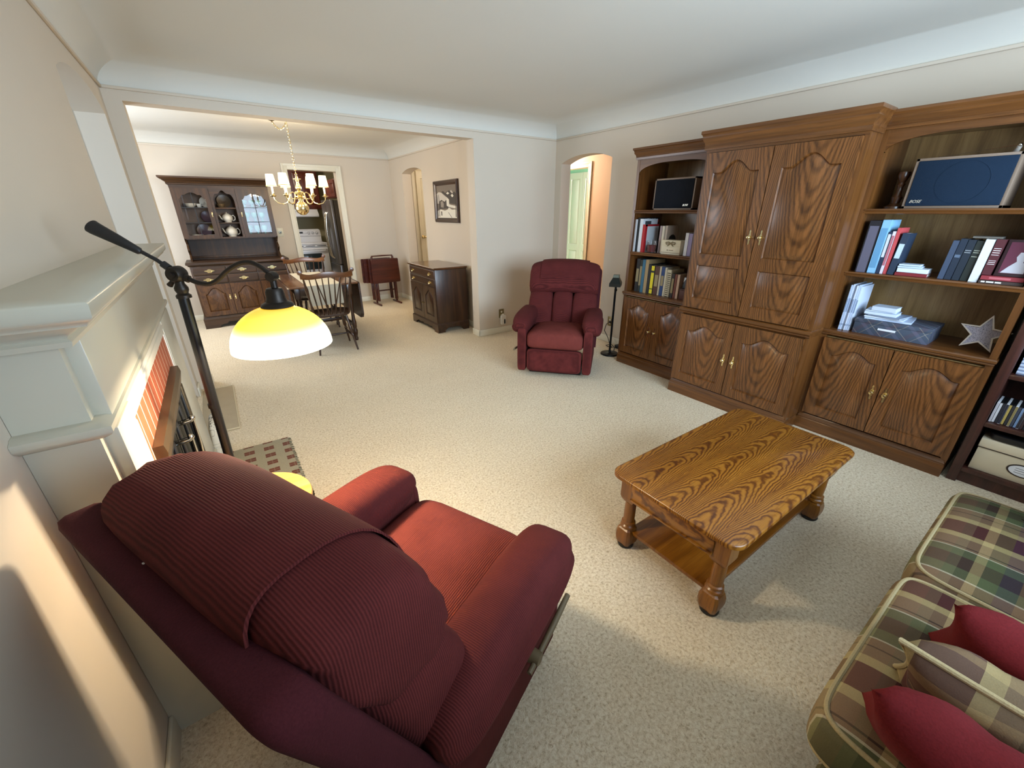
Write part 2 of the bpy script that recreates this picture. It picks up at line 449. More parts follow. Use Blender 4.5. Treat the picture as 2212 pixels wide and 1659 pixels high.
# dining room walls
m = M(); m.box((-1.66, YD, 0), (1.205, YD+TH, ZT)); m.box((1.928, YD, 0), (XW+0.3, YD+TH, ZT)); m.box((1.205, YD, 2.165), (1.928, YD+TH, ZT))
struct('wall_dining_back', m, MAT['wall'])
m = M(); m.box((XW, YB+TH, 0), (XW+TH, 6.48, ZT)); m.box((XW, 7.29, 0), (XW+TH, YD, ZT))
arch_header(m, 'x', XW, XW+TH, 6.48, 7.29, 2.135, 2.195, ZT); struct('wall_dining_right', m, MAT['wall'], ang=30)
m = M(); m.box((-1.66, YB+TH, 0), (-1.5, 5.5, ZT)); m.box((-1.66, 7.1, 0), (-1.5, YD, ZT)); m.box((-1.66, 5.5, 0), (-1.5, 7.1, 0.9)); m.box((-1.66, 5.5, 2.28), (-1.5, 7.1, ZT))
struct('wall_dining_left', m, MAT['wall'])
# kitchen shell
m = M(); m.box((-0.5, 11.2, 0), (4.2, 11.4, ZT)); m.box((-0.6, YD+TH, 0), (-0.5, 11.4, ZT)); m.box((2.72, YD+TH, 0), (2.82, 11.4, ZT)); struct('wall_kitchen', m, MAT['kwall'])
m = M(); m.box((-0.6, YD+TH, 2.5), (4.2, 11.4, 2.6)); struct('ceiling_kitchen', m, MAT['ceil'])
# side hall behind the dining arch
m = M(); m.box((XW+TH, 7.42, 0), (4.0, 7.55, ZT)); m.box((4.0, 5.9, 0), (4.05, 7.55, ZT)); m.box((XW+TH, 5.85, 0), (4.05, 5.9, ZT)); struct('wall_side_hall', m, MAT['wall'])
m = M(); m.box((XW+TH, 5.85, 2.45), (4.05, 7.55, 2.55)); struct('ceiling_side_hall', m, MAT['ceil'])
# hall behind the right arch and the green room beyond it
XH = 4.9
m = M(); m.box((XH, 2.6, 0), (XH+0.12, 4.975, ZT)); m.box((XH, 4.975, 2.165), (XH+0.12, 5.72, ZT)); m.box((XH, 5.72, 0), (XH+0.12, 6.4, ZT))
m.box((XR+TH, 2.5, 0), (XH+0.12, 2.6, ZT)); m.box((XR+TH+0.02, 6.3, 0), (XH, 6.4, ZT)); m.box((XR+TH, YB+TH, 0), (XR+TH+0.02, 6.4, ZT)); struct('wall_hall', m, MAT['pink'])
m = M(); m.box((XR+TH, 2.5, 2.45), (XH+0.12, 6.4, 2.55)); struct('ceiling_hall', m, MAT['ceil'])
m = M(); m.box((6.26, 3.8, 0), (6.36, 7.4, ZT)); m.box((XH+0.12, 7.4, 0), (6.36, 7.5, ZT)); m.box((XH+0.12, 3.7, 0), (6.36, 3.8, ZT)); struct('wall_back_room', m, MAT['green'])
m = M(); m.box((XH+0.12, 3.7, 2.5), (6.36, 7.5, 2.6)); struct('ceiling_back_room', m, MAT['ceil'])
# entry vestibule shell
m = M(); m.box((-2.4, 4.56, 0), (XL-TH, 4.60, ZT)); m.box((-2.4, 2.9, 0), (XL-TH, 3.0, ZT)); m.box((-2.45, 2.9, 0), (-2.4, 4.6, ZT)); struct('wall_entry', m, MAT['wall'])
m = M(); m.box((-2.45, 2.9, 2.45), (XL-TH, 4.6, 2.55)); struct('ceiling_entry', m, MAT['ceil'])

# picture-rail beads under the coves
def bead(name, segs):
    m = M()
    for a, b in segs: m.box(a, b, 0.004)
    struct(name, m, MAT['wall'], 'thin bead moulding under the ceiling cove', 'trim')
zb0, zb1, pb = ZB-0.018, ZB+0.002, 0.016
bead('trim_1', [((XL, YF, zb0), (XL+pb, YB, zb1)), ((XL, YB-pb, zb0), (XR, YB, zb1)), ((XR-pb, YF, zb0), (XR, YB, zb1))])
bead('trim_2', [((-1.5, YD-pb, zb0), (XW, YD, zb1)), ((XW-pb, YB+TH, zb0), (XW, YD, zb1)), ((-1.5, YB+TH, zb0), (-1.5+pb, YD, zb1))])
def base(name, segs, h=0.085):
    m = M()
    for (x0, y0, x1, y1) in segs: m.box((x0, y0, 0), (x1, y1, h), 0.006)
    struct(name, m, MAT['trim'], 'painted baseboard', 'baseboard')
q = 0.014
base('baseboard_back', [(XO-q, YB-q, XR, YB), (XO-q, YB-q, XO, YB+TH+q), (XO-q, YB+TH, XW, YB+TH+q), (XS, YB-q, XS+q, YB+TH+q)])
base('baseboard_right', [(XR-q, 2.9, XR, 3.60+q), (XR-q, 4.46-q, XR, YB)])
base('baseboard_left', [(-0.455, YF, -0.455+q, 1.25), (XL, 2.99, XL+q, 3.15+q), (XL, 4.40-q, XL+q, YB)])
base('baseboard_dining', [(2.03, YD-q, XW, YD), (XW-q, YB+TH, XW, 6.48+q), (XW-q, 7.29-q, XW, YD), (-1.5, YD-q, 1.09, YD)])
# kitchen door casing
def casing(name, axis, w, side, u0, u1, zt, wd=0.085, pr=0.022):
    """stepped casing round an opening; w wall plane, side = direction it projects"""
    m = M()
    for k, (o, i, p) in enumerate(((wd, 0.0, pr*0.6), (wd, wd*0.62, pr), (wd*0.2, 0.0, pr*0.8))):
        def bx(ua, ub, za, zb):
            if axis == 'y': m.box((ua, w, za), (ub, w+side*p, zb), 0.003)
            else: m.box((w, ua, za), (w+side*p, ub, zb), 0.003)
        bx(u0-o, u0-i, 0, zt+o); bx(u1+i, u1+o, 0, zt+o); bx(u0-i, u1+i, zt+i, zt+o)
    return struct(name, m, MAT['trim'], 'moulded door casing', 'trim')
casing('trim_3', 'y', YD, -1, 1.205, 1.928, 2.165)
casing('trim_4', 'x', XH, -1, 4.975, 5.72, 2.165, 0.075)
casing('trim_5', 'y', 7.42, -1, 3.135, 3.88, 2.20, 0.075)
def cell(mb, x0, x1, z0, z1, mx, mb_, mt, arch=0.0, sh=0.0, yf=-0.02, yb=0.0, depth=0.013, raise_=0.001, ins=0.036, n=16):
    """one frame-and-panel cell of a door; arch rises over the middle, sh = flat shoulder share per side"""
    a0, a1, c0 = x0+mx, x1-mx, z0+mb_
    c1 = z1-mt-arch
    P = [(a0, c0), (a1, c0), (a1, c1)]; O = [(x0, z0), (x1, z0), (x1, z1)]
    if arch > 0:
        for i in range(1, n):
            t = i/n; x = a1+(a0-a1)*t; u = abs(2*t-1)
            if u > 1-2*sh: zz = c1
            else:
                k = u/(1-2*sh); zz = c1+arch*(0.5+0.5*math.cos(PI*k))**(0.62)
            P.append((x, zz)); O.append((x1+(x0-x1)*t, z1))
    P.append((a0, c1)); O.append((x0, z1))
    cx = (a0+a1)/2; cz = (c0+c1+arch)/2; hw = (a1-a0)/2; hh = (c1+arch-c0)/2
    def ins_(d): return [(cx+(x-cx)*(1-d/hw), cz+(z-cz)*(1-d/hh)) for x, z in P]
    R = [[(x, yb, z) for x, z in O], [(x, yf, z) for x, z in O], [(x, yf, z) for x, z in P],
         [(x, yf+depth, z) for x, z in ins_(0.007)], [(x, yf+raise_, z) for x, z in ins_(ins)]]
    mb.rings(R, True, True, True)
# six-panel style doors of the hall
def panel_leaf(name, label, loc, rz, w, h, cols, split, mat, frame_y=0.035):
    m = M(); cw = w/cols
    for i in range(cols):
        mx = 0.075
        cell(m, i*cw, (i+1)*cw, 0, split, mx, 0.18, 0.06, yf=-frame_y, ins=0.03)
        cell(m, i*cw, (i+1)*cw, split, h, mx, 0.06, 0.11, yf=-frame_y, ins=0.03)
    o = struct(name, m, mat, label, 'door'); o.location = loc; o.rotation_euler = (0, 0, rz); return o
d1 = panel_leaf('door_1', 'cream panelled door at the end of the side hall', (3.135, 7.415, 0.01), 0, 0.745, 2.19, 2, 1.14, MAT['trim'], 0.03)
m = M(); m.lathe([(0.0, 0), (0.028, 0), (0.028, 0.006), (0.011, 0.012), (0.011, 0.035), (0.024, 0.045), (0.027, 0.058), (0.018, 0.07), (0.0, 0.072)], (0.045, -0.03, 1.12), 16, 'y')
m.xf(Matrix.Translation((0.045, -0.03, 1.12)) @ Matrix.Rotation(PI, 4, 'Z') @ Matrix.Translation((-0.045, 0.03, -1.12)))
m.tube([(0.045, -0.085, 1.12), (0.09, -0.09, 1.118), (0.135, -0.085, 1.115)], 0.008)
obj('door_handle', m, MAT['brass'], d1)
for i in range(4):
    y1 = 6.87-0.405*i
    panel_leaf('door_2' if i == 0 else 'door_%d' % (i+2), 'white panelled folding closet door leaf in the room past the hall, %s' % (['left leaf', 'second leaf', 'third leaf', 'fourth leaf'][i]), (6.255, y1, 0.02), -PI/2, 0.40, 2.235, 1, 0.84, MAT['white'], 0.03)
# ------------------------------------------------------------------ fireplace
fp = thing('fireplace_mantel', 'cream painted mantel surround with moulded shelf on left wall', 'fireplace', (XL, 1.27, 0))
def FB(a, b): # world box to local
    return ((a[0]-XL, a[1]-1.27, a[2]), (b[0]-XL, b[1]-1.27, b[2]))
YM0, YM1 = 1.27, 2.98
m = M()
m.box(*FB((XL+0.001, 1.262, 0.0), (-0.327, YM1+0.02, 1.30))); m.box(*FB((-0.454, 1.25, 0.0), (-0.327, 1.262, 1.30)))
obj('side_panel', m, MAT['mantel'], fp)
m = M(); m.box(*FB((-0.33, 1.285, 1.085), (-0.297, YM1-0.015, 1.30)), 0.003); obj('frieze_board', m, MAT['mantel'], fp)
def ring_mould(name, prof, y0, y1, xw=-0.4545):
    """moulding that runs along the front and returns on both ends; prof = (projection past the body, z)"""
    m = M(); rs = []
    for p, z in prof:
        xf = -0.327+p; yy0, yy1 = y0-p, y1+p
        rs.append([(xw-XL, yy0-1.27, z), (xf-XL, yy0-1.27, z), (xf-XL, yy1-1.27, z), (xw-XL, yy1-1.27, z)])
    m.rings(rs); return obj(name, m, MAT['mantel'], fp, ang=50)
ring_mould('crown_moulding', [(0.0, 1.285), (0.030, 1.285), (0.033, 1.297), (0.026, 1.303), (0.034, 1.315), (0.055, 1.33), (0.062, 1.338), (0.062, 1.342)], 1.25, YM1+0.02)
ring_mould('shelf', [(0.062, 1.338), (0.082, 1.34), (0.086, 1.349), (0.092, 1.352), (0.098, 1.36), (0.100, 1.385), (0.094, 1.391), (0.0, 1.391)], 1.22, YM1+0.05)
ring_mould('belt_moulding', [(0.0, 1.055), (0.012, 1.058), (0.03, 1.07), (0.036, 1.078), (0.036, 1.092), (0.02, 1.10), (0.0, 1.102)], 1.25, YM1+0.02)
for pi_, (a, b) in enumerate(((1.285, 1.475), (2.575, YM1-0.015))):
    m = M(); m.box(*FB((-0.33, a, 0.13), (-0.297, b, 1.06)), 0.003)
    n = 5; w = (b-a)/(2*n+2)
    for k in range(n if pi_ == 0 else 0):
        y = a+w*(1.5+2*k)
        m.box(*FB((-0.298, y, 0.2), (-0.290, y+w, 0.86)), 0.003)
    m.box(*FB((-0.335, a-0.008, 0.0), (-0.285, b+0.008, 0.13)), 0.005)
    obj('pilaster', m, MAT['mantel'], fp)
m = M()
for a, b in (((-0.33, 1.475, 1.002), (-0.299, 2.575, 1.06)), ((-0.33, 1.475, 1.03), (-0.293, 2.575, 1.045)), ((-0.33, 2.545, 0), (-0.299, 2.575, 1.002)), ((-0.33, 1.445, 0), (-0.295, 1.475, 1.002))): m.box(*FB(a, b), 0.004)
obj('architrave', m, MAT['white'], fp)
def brickmat():
    n = N('red_soldier_brick'); tc = n.obj(); sp = n.n('ShaderNodeSeparateXYZ'); n.l(tc, sp.inputs[0])
    u = n.math('FRACT', n.math('DIVIDE', n.math('ADD', sp.outputs[1], 10.0), 0.076))
    w = n.math('FRACT', n.math('DIVIDE', n.math('ADD', sp.outputs[2], 10.0-0.80), 0.215))
    j = n.math('LESS_THAN', u, 0.10)
    f = n.noise(tc, 40, 3, 0.6); cellr = n.noise(n.mapv(tc, (0, 13.2, 0)), 1.0, 0, 0.5)
    b = n.mix(f, lin('9a4a30'), lin('b96442')); b = n.mix(n.math('MULTIPLY', cellr, 0.5), b, lin('8a3b28'))
    n.set(Base_Color=n.mix(j, b, lin('d8cbb4')), Roughness=0.75); n.bump(n.math('SUBTRACT', 1.0, j), 0.5, 0.004); return n.m
MAT['brick'] = brickmat()
m = M(); m.box(*FB((-0.345, 1.475, 0.0), (-0.303, 2.545, 1.004))); obj('brick_surround', m, MAT['brick'], fp, flat=True)

fs = thing('fireplace_screen', 'bronze fireplace door set with glass doors and chrome pulls', 'fireplace screen', (-0.3025, 1.97, 0))
m = M()
Y0, Y1 = -0.43, 0.46
m.prism([(0.0, 0.87), (0.028, 0.87), (0.033, 0.84), (0.018, 0.775), (0.0, 0.775)], 'y', Y0, Y1)
obj('hood', m, plain('antique_bronze_plate', '574632', 0.42, 0.6), fs, flat=True)
m = M()
for a, b in (((0, Y0, 0.02), (0.022, Y0+0.05, 0.78)), ((0, Y1-0.05, 0.02), (0.022, Y1, 0.78)), ((0, Y0, 0.0), (0.03, Y1, 0.05))): m.box(a, b, 0.003)
obj('frame', m, plain('antique_bronze_frame', '4a3d29', 0.45, 0.6), fs)
for k in range(4):
    a = Y0+0.048+k*0.1985
    dm = M()
    dm.box((0.002, a, 0.06), (0.012, a+0.194, 0.768), 0.001)
    d = obj('glass_door', dm, MAT['smoke'], fs)
    e = M()
    for p, r in (((0.0, a, 0.055), (0.016, a+0.014, 0.772)), ((0.0, a+0.182, 0.055), (0.016, a+0.196, 0.772)), ((0.0, a, 0.055), (0.016, a+0.194, 0.07)), ((0.0, a, 0.757), (0.016, a+0.194, 0.772))): e.box(p, r, 0.002)
    obj('door_rail', e, MAT['blackp'], d)
    if k in (1, 2):
        hy = a+0.10
        e = M(); e.tube([(0.014, hy-0.02, 0.715), (0.05, hy-0.02, 0.72), (0.058, hy, 0.72), (0.05, hy+0.02, 0.715), (0.014, hy+0.02, 0.71)], 0.006)
        e.tube([(0.055, hy, 0.72), (0.052, hy+0.005, 0.60), (0.046, hy+0.01, 0.50)], [0.007, 0.008, 0.005]); e.sphere((0.055, hy, 0.725), 0.012, 12)
        obj('pull', e, MAT['chrome'], d)
m = M(); m.box((0.0, Y0+0.05, 0.05), (0.0016, Y1-0.05, 0.772)); obj('firebox_back', m, plain('sooty_grey_firebrick', '55504a', 0.9), fs)

# ------------------------------------------------------------------ recliners
def recliner(name, label, loc, rz):
    """f forward = +x, left = +y"""
    t = thing(name, label, 'recliner', loc, rz)
    mr, my, md = MAT['maroon'], MAT['maroon_y'], MAT['maroon_d']
    m = M(); m.box((-0.62, -0.27, 0.0), (-0.08, 0.27, 0.07), 0.01); obj('base', m, MAT['blackp'], t)
    for s in (1, -1):
        m = M()
        m.box((-0.655, s*0.285, 0.045), (0.0, s*0.372, 0.48), 0.02, 3)
        def roll(p):
            w = 1.0+0.10*math.sin(p.x*9)*0.0
            sag = -0.010*max(0, -p.x-0.05)*2
            return (p.x, p.y*w + s*0.012*(1 if p.z < 0 else 0), p.z+sag)
        m.sbox((-0.325, s*0.345, 0.512), (0.68, 0.190, 0.225), 0.42, 40, 26, roll, 0.75)
        m.sbox((0.002, s*0.328, 0.27), (0.03, 0.088, 0.45), 0.3, 16, 16)
        obj('arm', m, mr, t)
    m = M(); m.sbox((0.0, 0, 0.168), (0.06, 0.55, 0.235), 0.22, 32, 16); obj('footrest', m, mr, t)
    def seatf(p):
        return (p.x, p.y, p.z + (0.022*(1-(p.y/0.28)**2)*(1 if p.z > 0 else 0)) - 0.03*(p.x < 0)*abs(p.x)/0.28*(p.z > 0))
    m = M(); m.sbox((-0.275, 0, 0.365), (0.62, 0.575, 0.19), 0.2, 44, 22, seatf, 0.45); obj('seat_cushion', m, my, t)
    # back shell, rounded at its top corners, leaning back
    def lean(p, k=0.34, z0=0.50): return (p[0]-k*(p[2]-z0), p[1], p[2])
    m = M()
    def outl(k):
        hw, zt_, r = 0.388-k, 0.985-k, max(0.055-k, 0.02)
        P = [(hw, 0.16+k)]
        for i in range(9):
            a = PI/2*i/8; P.append((hw-r+r*math.cos(a), zt_-r+r*math.sin(a)))
        for i in range(9):
            a = PI/2+PI/2*i/8; P.append((-hw+r+r*math.cos(a), zt_-r+r*math.sin(a)))
        return P+[(-hw, 0.16+k)]
    rs = []
    for x, k in ((-0.675, 0.05), (-0.668, 0.02), (-0.672, 0.004), (-0.68, 0.0), (-0.725, 0.0), (-0.740, 0.006), (-0.748, 0.02), (-0.752, 0.05)):
        rs.append([lean((x, y, z)) for y, z in outl(k)])
    m.rings(rs); obj('back_shell', m, md, t, ang=60)
    # lower back: three channels
    m = M()
    for yc, w in ((-0.235, 0.27), (0.0, 0.225), (0.235, 0.27)):
        m.sbox((-0.600, yc, 0.55), (0.24, w, 0.48), 0.5, 22, 18, lambda p: (p.x-0.34*p.z+0.02*math.cos(p.z*6), p.y, p.z), 0.55)
    obj('lumbar_cushion', m, mr, t)
    # head pillow: a fat roll with gathered ends
    rnd = random.Random(3)
    prof = []
    for i in range(36):
        a = 2*PI*i/36
        ca, sa = math.cos(a), math.sin(a)
        prof.append((0.135*math.copysign(abs(ca)**0.75, ca), 0.165*math.copysign(abs(sa)**0.8, sa), a))
    def roll_rings(w, k, n=30):
        rs = []
        for j in range(n+1):
            u = -1+2*j/n
            y = w*math.sin(u*PI/2)
            e = (1-abs(u)**5)**0.5 if abs(u) < 1 else 0.0
            e = max(e, 0.12)
            ring = []
            for px, pz, a in prof:
                g = 1.0
                edge = max(0.0, (abs(y)-0.24)/0.14)
                g -= 0.085*min(1.3, edge)*(0.5+0.5*math.sin(7*a+1.0))**2+0.045*edge*(0.5+0.5*math.sin(15*a))
                g -= 0.012*(0.5+0.5*math.sin(5*a+20*y))
                x = -0.562+px*k*(0.35+0.65*e)*g; z = 0.905+pz*k*(0.45+0.55*e)*g - 0.035*(abs(y)/0.38)**2
                x -= 0.34*(z-0.50)
                ring.append((x, y, z))
            rs.append(ring)
        return rs
    m = M(); m.rings(roll_rings(0.372, 1.0)); obj('head_pillow', m, mr, t, ang=70)
    # flap lying over the pillow, from its front over to the shell
    m = M(); rs = []
    idx = [i % 36 for i in range(34, 60)]
    idx = list(range(0, 19))
    NY = 26
    def flap_pt(px, pz, a, y, k):
        g = 1.0-0.012*(0.5+0.5*math.sin(5*a+20*y))-0.010*(0.5+0.5*math.sin(3*a+14*y+1))
        x = -0.562+px*k*g; z = 0.905+pz*k*g-0.035*(abs(y)/0.38)**2
        return (x-0.34*(z-0.50), y, z)
    for k in (1.03, 1.065):
        rs.append([[flap_pt(*prof[i % 36], -0.250+0.500*j/NY, k) for i in idx] for j in range(NY+1)])
    bm = m.bm; V = [[[bm.verts.new(p) for p in row] for row in lay] for lay in rs]
    L = len(idx)
    for j in range(NY):
        for i in range(L-1):
            m._f([V[1][j][i], V[1][j+1][i], V[1][j+1][i+1], V[1][j][i+1]]); m._f([V[0][j][i], V[0][j][i+1], V[0][j+1][i+1], V[0][j+1][i]])
    for j in range(NY):
        for i in (0, L-1): m._f([V[0][j][i], V[0][j+1][i], V[1][j+1][i], V[1][j][i]])
    for i in range(L-1):
        for j in (0, NY): m._f([V[0][j][i], V[0][j][i+1], V[1][j][i+1], V[1][j][i]])
    fl = obj('back_flap', m, MAT['maroon'], t, ang=60)
    for y in (0.06, 0.16):
        p = flap_pt(*prof[16], y, 1.075)
        m = M(); m.sphere((0, 0, 0), 0.0075, 12); m.xf(Matrix.Translation(p) @ Matrix.Diagonal((0.5, 1, 1, 1)))
        obj('button', m, plain('white_snap_button', 'd8d4d4', 0.4) if 'btn' not in MAT else MAT['btn'], fl)
    m = M(); m.tube([(0.02, -0.405, 0.265), (-0.10, -0.405, 0.25), (-0.27, -0.402, 0.225)], [0.010, 0.011, 0.009]); m.lathe([(0.02, -0.03), (0.024, 0.0), (0.02, 0.022)], (-0.22, -0.385, 0.235), 14, 'y')
    obj('recline_lever', m, plain('olive_brown_lever', '6b5c42', 0.5), t)
    return t
REC_A = recliner('recliner', 'maroon recliner seen from behind beside the lit floor lamp', (0.581, 1.109, 0), math.radians(24.7))
REC_B = dup(REC_A, (2.54, 2.905, 0), (0, 0, math.radians(221.6)), 'maroon recliner facing the room in front of the arched hall doorway')
# cord on the carpet under the near recliner
m = M(); m.tube([(-0.12, 0.52, 0.006), (-0.06, 0.46, 0.006), (-0.02, 0.43, 0.02), (0.0, 0.40, 0.006), (0.05, 0.36, 0.006)], 0.004, 6)
_o = obj('power_cord', m, MAT['blackp'], REC_A); _o.matrix_parent_inverse = (Matrix.Translation((0.581, 1.109, 0)) @ Matrix.Rotation(math.radians(24.7), 4, 'Z')).inverted()

# ------------------------------------------------------------------ coffee table
ct = thing('coffee_table', 'golden oak coffee table with lower shelf on the carpet', 'coffee table', (1.86, 0.735, 0))
def rrect(hx, hy, r, n=6):
    P = []
    for cx, cy, a0 in ((hx-r, hy-r, 0), (-hx+r, hy-r, PI/2), (-hx+r, -hy+r, PI), (hx-r, -hy+r, 3*PI/2)):
        for i in range(n+1):
            a = a0+PI/2*i/n; P.append((cx+r*math.cos(a), cy+r*math.sin(a)))
    return P
hx, hy = 0.578, 0.305
m = M()
rs = []
for d, z in ((0.010, 0.412), (0.0, 0.418), (0.0, 0.432), (0.004, 0.437), (0.010, 0.440)):
    rs.append([(x, y, z) for x, y in rrect(hx-d, hy-d, 0.06)])
m.rings(rs); obj('tabletop', m, MAT['tbl_top'], ct, ang=50)
for s in (1, -1):
    m = M(); m.box((s*0.535, -0.20, 0.315), (s*0.515, 0.20, 0.412), 0.002); m.box((s*0.54, -0.2, 0.305), (s*0.512, 0.2, 0.318), 0.003); obj('end_apron', m, MAT['tbl_y'], ct)
    m = M()
    pts = [(-0.45, 0.412), (0.45, 0.412), (0.45, 0.315), (0.40, 0.315), (0.385, 0.335), (0.36, 0.335), (0.34, 0.352), (-0.34, 0.352), (-0.36, 0.335), (-0.385, 0.335), (-0.40, 0.315), (-0.45, 0.315)]
    m.prism(pts, 'y', s*0.255, s*0.238); obj('side_apron', m, MAT['tbl_x'], ct)
    for q in (1, -1):
        m = M(); c = (s*0.49, q*0.225, 0)
        # square shoulder with scooped bottom
        rs = []
        for hw, z in ((0.022, 0.265), (0.034, 0.285), (0.038, 0.30), (0.038, 0.412)):
            rs.append([(c[0]+a*hw, c[1]+b*hw, z) for a, b in ((-1, -1), (1, -1), (1, 1), (-1, 1))])
        m.rings(rs)
        m.lathe([(0.026, 0.268), (0.027, 0.20), (0.026, 0.155), (0.033, 0.15), (0.034, 0.142), (0.028, 0.138), (0.036, 0.13), (0.038, 0.12), (0.03, 0.112)], c, 20)
        rs = []
        for hw, z in ((0.026, 0.118), (0.036, 0.108), (0.042, 0.085), (0.043, 0.055), (0.039, 0.03), (0.034, 0.018)):
            rs.append([(c[0]+a*hw, c[1]+b*hw, z) for a, b in ((-1, -.72), (-.72, -1), (.72, -1), (1, -.72), (1, .72), (.72, 1), (-.72, 1), (-1, .72))])
        m.rings(rs)
        lg = obj('leg', m, MAT['tbl_z'], ct, ang=24)
        m = M(); m.lathe([(0.0, 0.0), (0.037, 0.0), (0.04, 0.008), (0.037, 0.019), (0.0, 0.02)], c, 18); obj('caster_cup', m, MAT['blackp'], lg)
m = M(); m.box((-0.50, -0.215, 0.088), (0.50, 0.215, 0.108), 0.004); obj('lower_shelf', m, MAT['tbl_x'], ct)

# ------------------------------------------------------------------ sofa and pillows
so = thing('sofa', 'plaid sofa with welted seat cushions along the front window wall', 'sofa', (1.63, -0.40, 0))
m = M(); m.box((-0.80, -0.45, 0.04), (0.80, 0.42, 0.33), 0.02); obj('base', m, MAT['plaid'], so)
for s in (-1, 1):
    xc = s*0.372
    def tc_(p, s=s):
        # T-cushion: wider at the front, where it wraps past the arm
        y = p.y; k = 1.0
        if y < 0.17 and p.x*s > 0: k = 0.90
        return (p.x*k, p.y, p.z + 0.02*(1-(p.x/0.37)**2)*(p.z > 0) )
    m = M(); m.sbox((xc, 0.06, 0.405), (0.735, 0.83, 0.165), 0.16, 72, 20, tc_, 0.42)
    cu = obj('seat_cushion', m, MAT['plaid'], so)
    for zz in (0.462, 0.352):
        pts = []
        for i in range(72):
            u = 2*PI*(i+.5)/72
            def sp(v, k): return math.copysign(abs(v)**k, v)
            v = math.asin(max(-1, min(1, abs((zz-0.405)/0.0825)**(1/0.42))))
            kk = math.cos(v)**0.42
            p = Vector((0.3675*kk*sp(math.cos(u), .16), 0.415*kk*sp(math.sin(u), .16), zz-0.405))
            p = Vector(tc_(p)); pts.append((xc+p.x, 0.06+p.y, 0.405+p.z))
        m = M(); m.tube(pts, 0.006, 8, True); obj('welt', m, MAT['welt'], cu)
    m = M(); m.box((s*0.755, -0.45, 0.04), (s*0.90, 0.20, 0.56), 0.05, 4); obj('arm', m, MAT['plaid'], so)
    m = M(); m.sbox((xc, -0.36, 0.66), (0.735, 0.24, 0.50), 0.35, 36, 20); obj('back_cushion', m, MAT['plaid'], so)
m = M(); m.box((-0.88, -0.55, 0.04), (0.88, -0.42, 0.86), 0.04, 3); obj('back_frame', m, MAT['plaid'], so)
def pillow(name, label, loc, rot, w, h, t, mat, group=None, welt=None):
    o = thing(name, label, 'pillow', loc, 0, group, rot)
    m = M(); rs = []
    n = 26
    def pt(i, j, s):
        u, v = -1+2*i/n, -1+2*j/n
        pin = 1-0.10*(1-abs(u)**2)*abs(v)**3-0.0
        pin2 = 1-0.10*(1-abs(v)**2)*abs(u)**3
        b = max(0.0, (1-u**4)*(1-v**4))**0.45
        wr = 0.004*math.sin(13*u+5*v)*b
        return (w/2*u*pin2, s*(t/2*b+wr*(s > 0)), h/2*v*pin)
    for s in (1, -1): m.grid(lambda a, b: pt(a*n, b*n, s), n, n)
    bmesh.ops.remove_doubles(m.bm, verts=m.bm.verts[:], dist=0.0006)
    c = obj('pillow_cover', m, mat, o, ang=80)
    if welt:
        pts = [pt(i, 0, 1) for i in range(n)]+[pt(n, j, 1) for j in range(n)]+[pt(n-i, n, 1) for i in range(n)]+[pt(0, n-j, 1) for j in range(n)]
        m = M(); m.tube(pts, 0.006, 8, True); obj('welt', m, welt, c)
    return o
pillow('throw_pillow', 'wine red velvet pillow behind the plaid pillow on the sofa', (1.235, -0.235, 0.615), (math.radians(38), math.radians(4), math.radians(-93)), 0.40, 0.36, 0.13, MAT['velvet'])
pillow('throw_pillow', 'muted plaid pillow with cord edge between two red pillows on the sofa', (1.055, -0.215, 0.635), (math.radians(40), math.radians(-2), math.radians(-90)), 0.42, 0.37, 0.14, MAT['plaid_p'], None, MAT['welt'])
pillow('throw_pillow', 'wine red velvet pillow at the near end of the sofa', (0.875, -0.20, 0.645), (math.radians(42), math.radians(3), math.radians(-91)), 0.42, 0.38, 0.14, MAT['velvet'])
pillow('throw_pillow', 'muted plaid pillow at the far end of the sofa by the shelves', (2.26, -0.27, 0.66), (math.radians(-18), math.radians(6), math.radians(62)), 0.42, 0.42, 0.14, MAT['plaid_p'], None, MAT['welt'])
# ------------------------------------------------------------------ pharmacy floor lamp (local x along the arm)
LZ = 1.370
lamp = thing('floor_lamp', 'black pharmacy floor lamp with lit amber glass dome shade', 'floor lamp', (-0.1165-0.0345, 1.689+0.024, 0), -0.6096)
A0 = 0.042
def lp(a, dz, y=0.0): return (A0+a, y, LZ+dz)
m = M(); m.lathe([(0.0, 0), (0.115, 0), (0.118, 0.008), (0.112, 0.018), (0.05, 0.026), (0.022, 0.035), (0.018, 0.06)], (0, 0, 0), 32); obj('base', m, MAT['black'], lamp)
m = M(); m.tube([(0.0, 0, 0.03), lp(-0.003, -0.075)], 0.0155, 16); m.tube([lp(-0.018, -0.47), lp(-0.0175, -0.455)], 0.017, 16); obj('pole', m, MAT['black'], lamp)
m = M()
m.lathe([(0.021, -0.075), (0.021, -0.066), (0.015, -0.06), (0.019, -0.05), (0.019, -0.042), (0.013, -0.03), (0.012, 0.0)], lp(0, 0), 18)
m.lathe([(0.0, -0.022), (0.02, -0.022), (0.025, -0.014), (0.025, 0.014), (0.02, 0.022), (0.0, 0.022)], lp(0, 0), 20, 'y')
m.lathe([(0.0, -0.034), (0.009, -0.032), (0.009, -0.02)], lp(0.002, 0.0), 12, 'y')
m.tube([lp(-0.018, -0.02, 0.0), lp(-0.034, -0.035, 0.0)], [0.006, 0.009]); obj('swivel_joint', m, MAT['bronze'], lamp)
m = M(); m.tube([lp(-0.012, 0.012), lp(-0.05, 0.044), lp(-0.095, 0.072)], 0.006, 12); m.tube([lp(-0.018, 0.018), lp(-0.034, 0.032)], 0.011, 12)
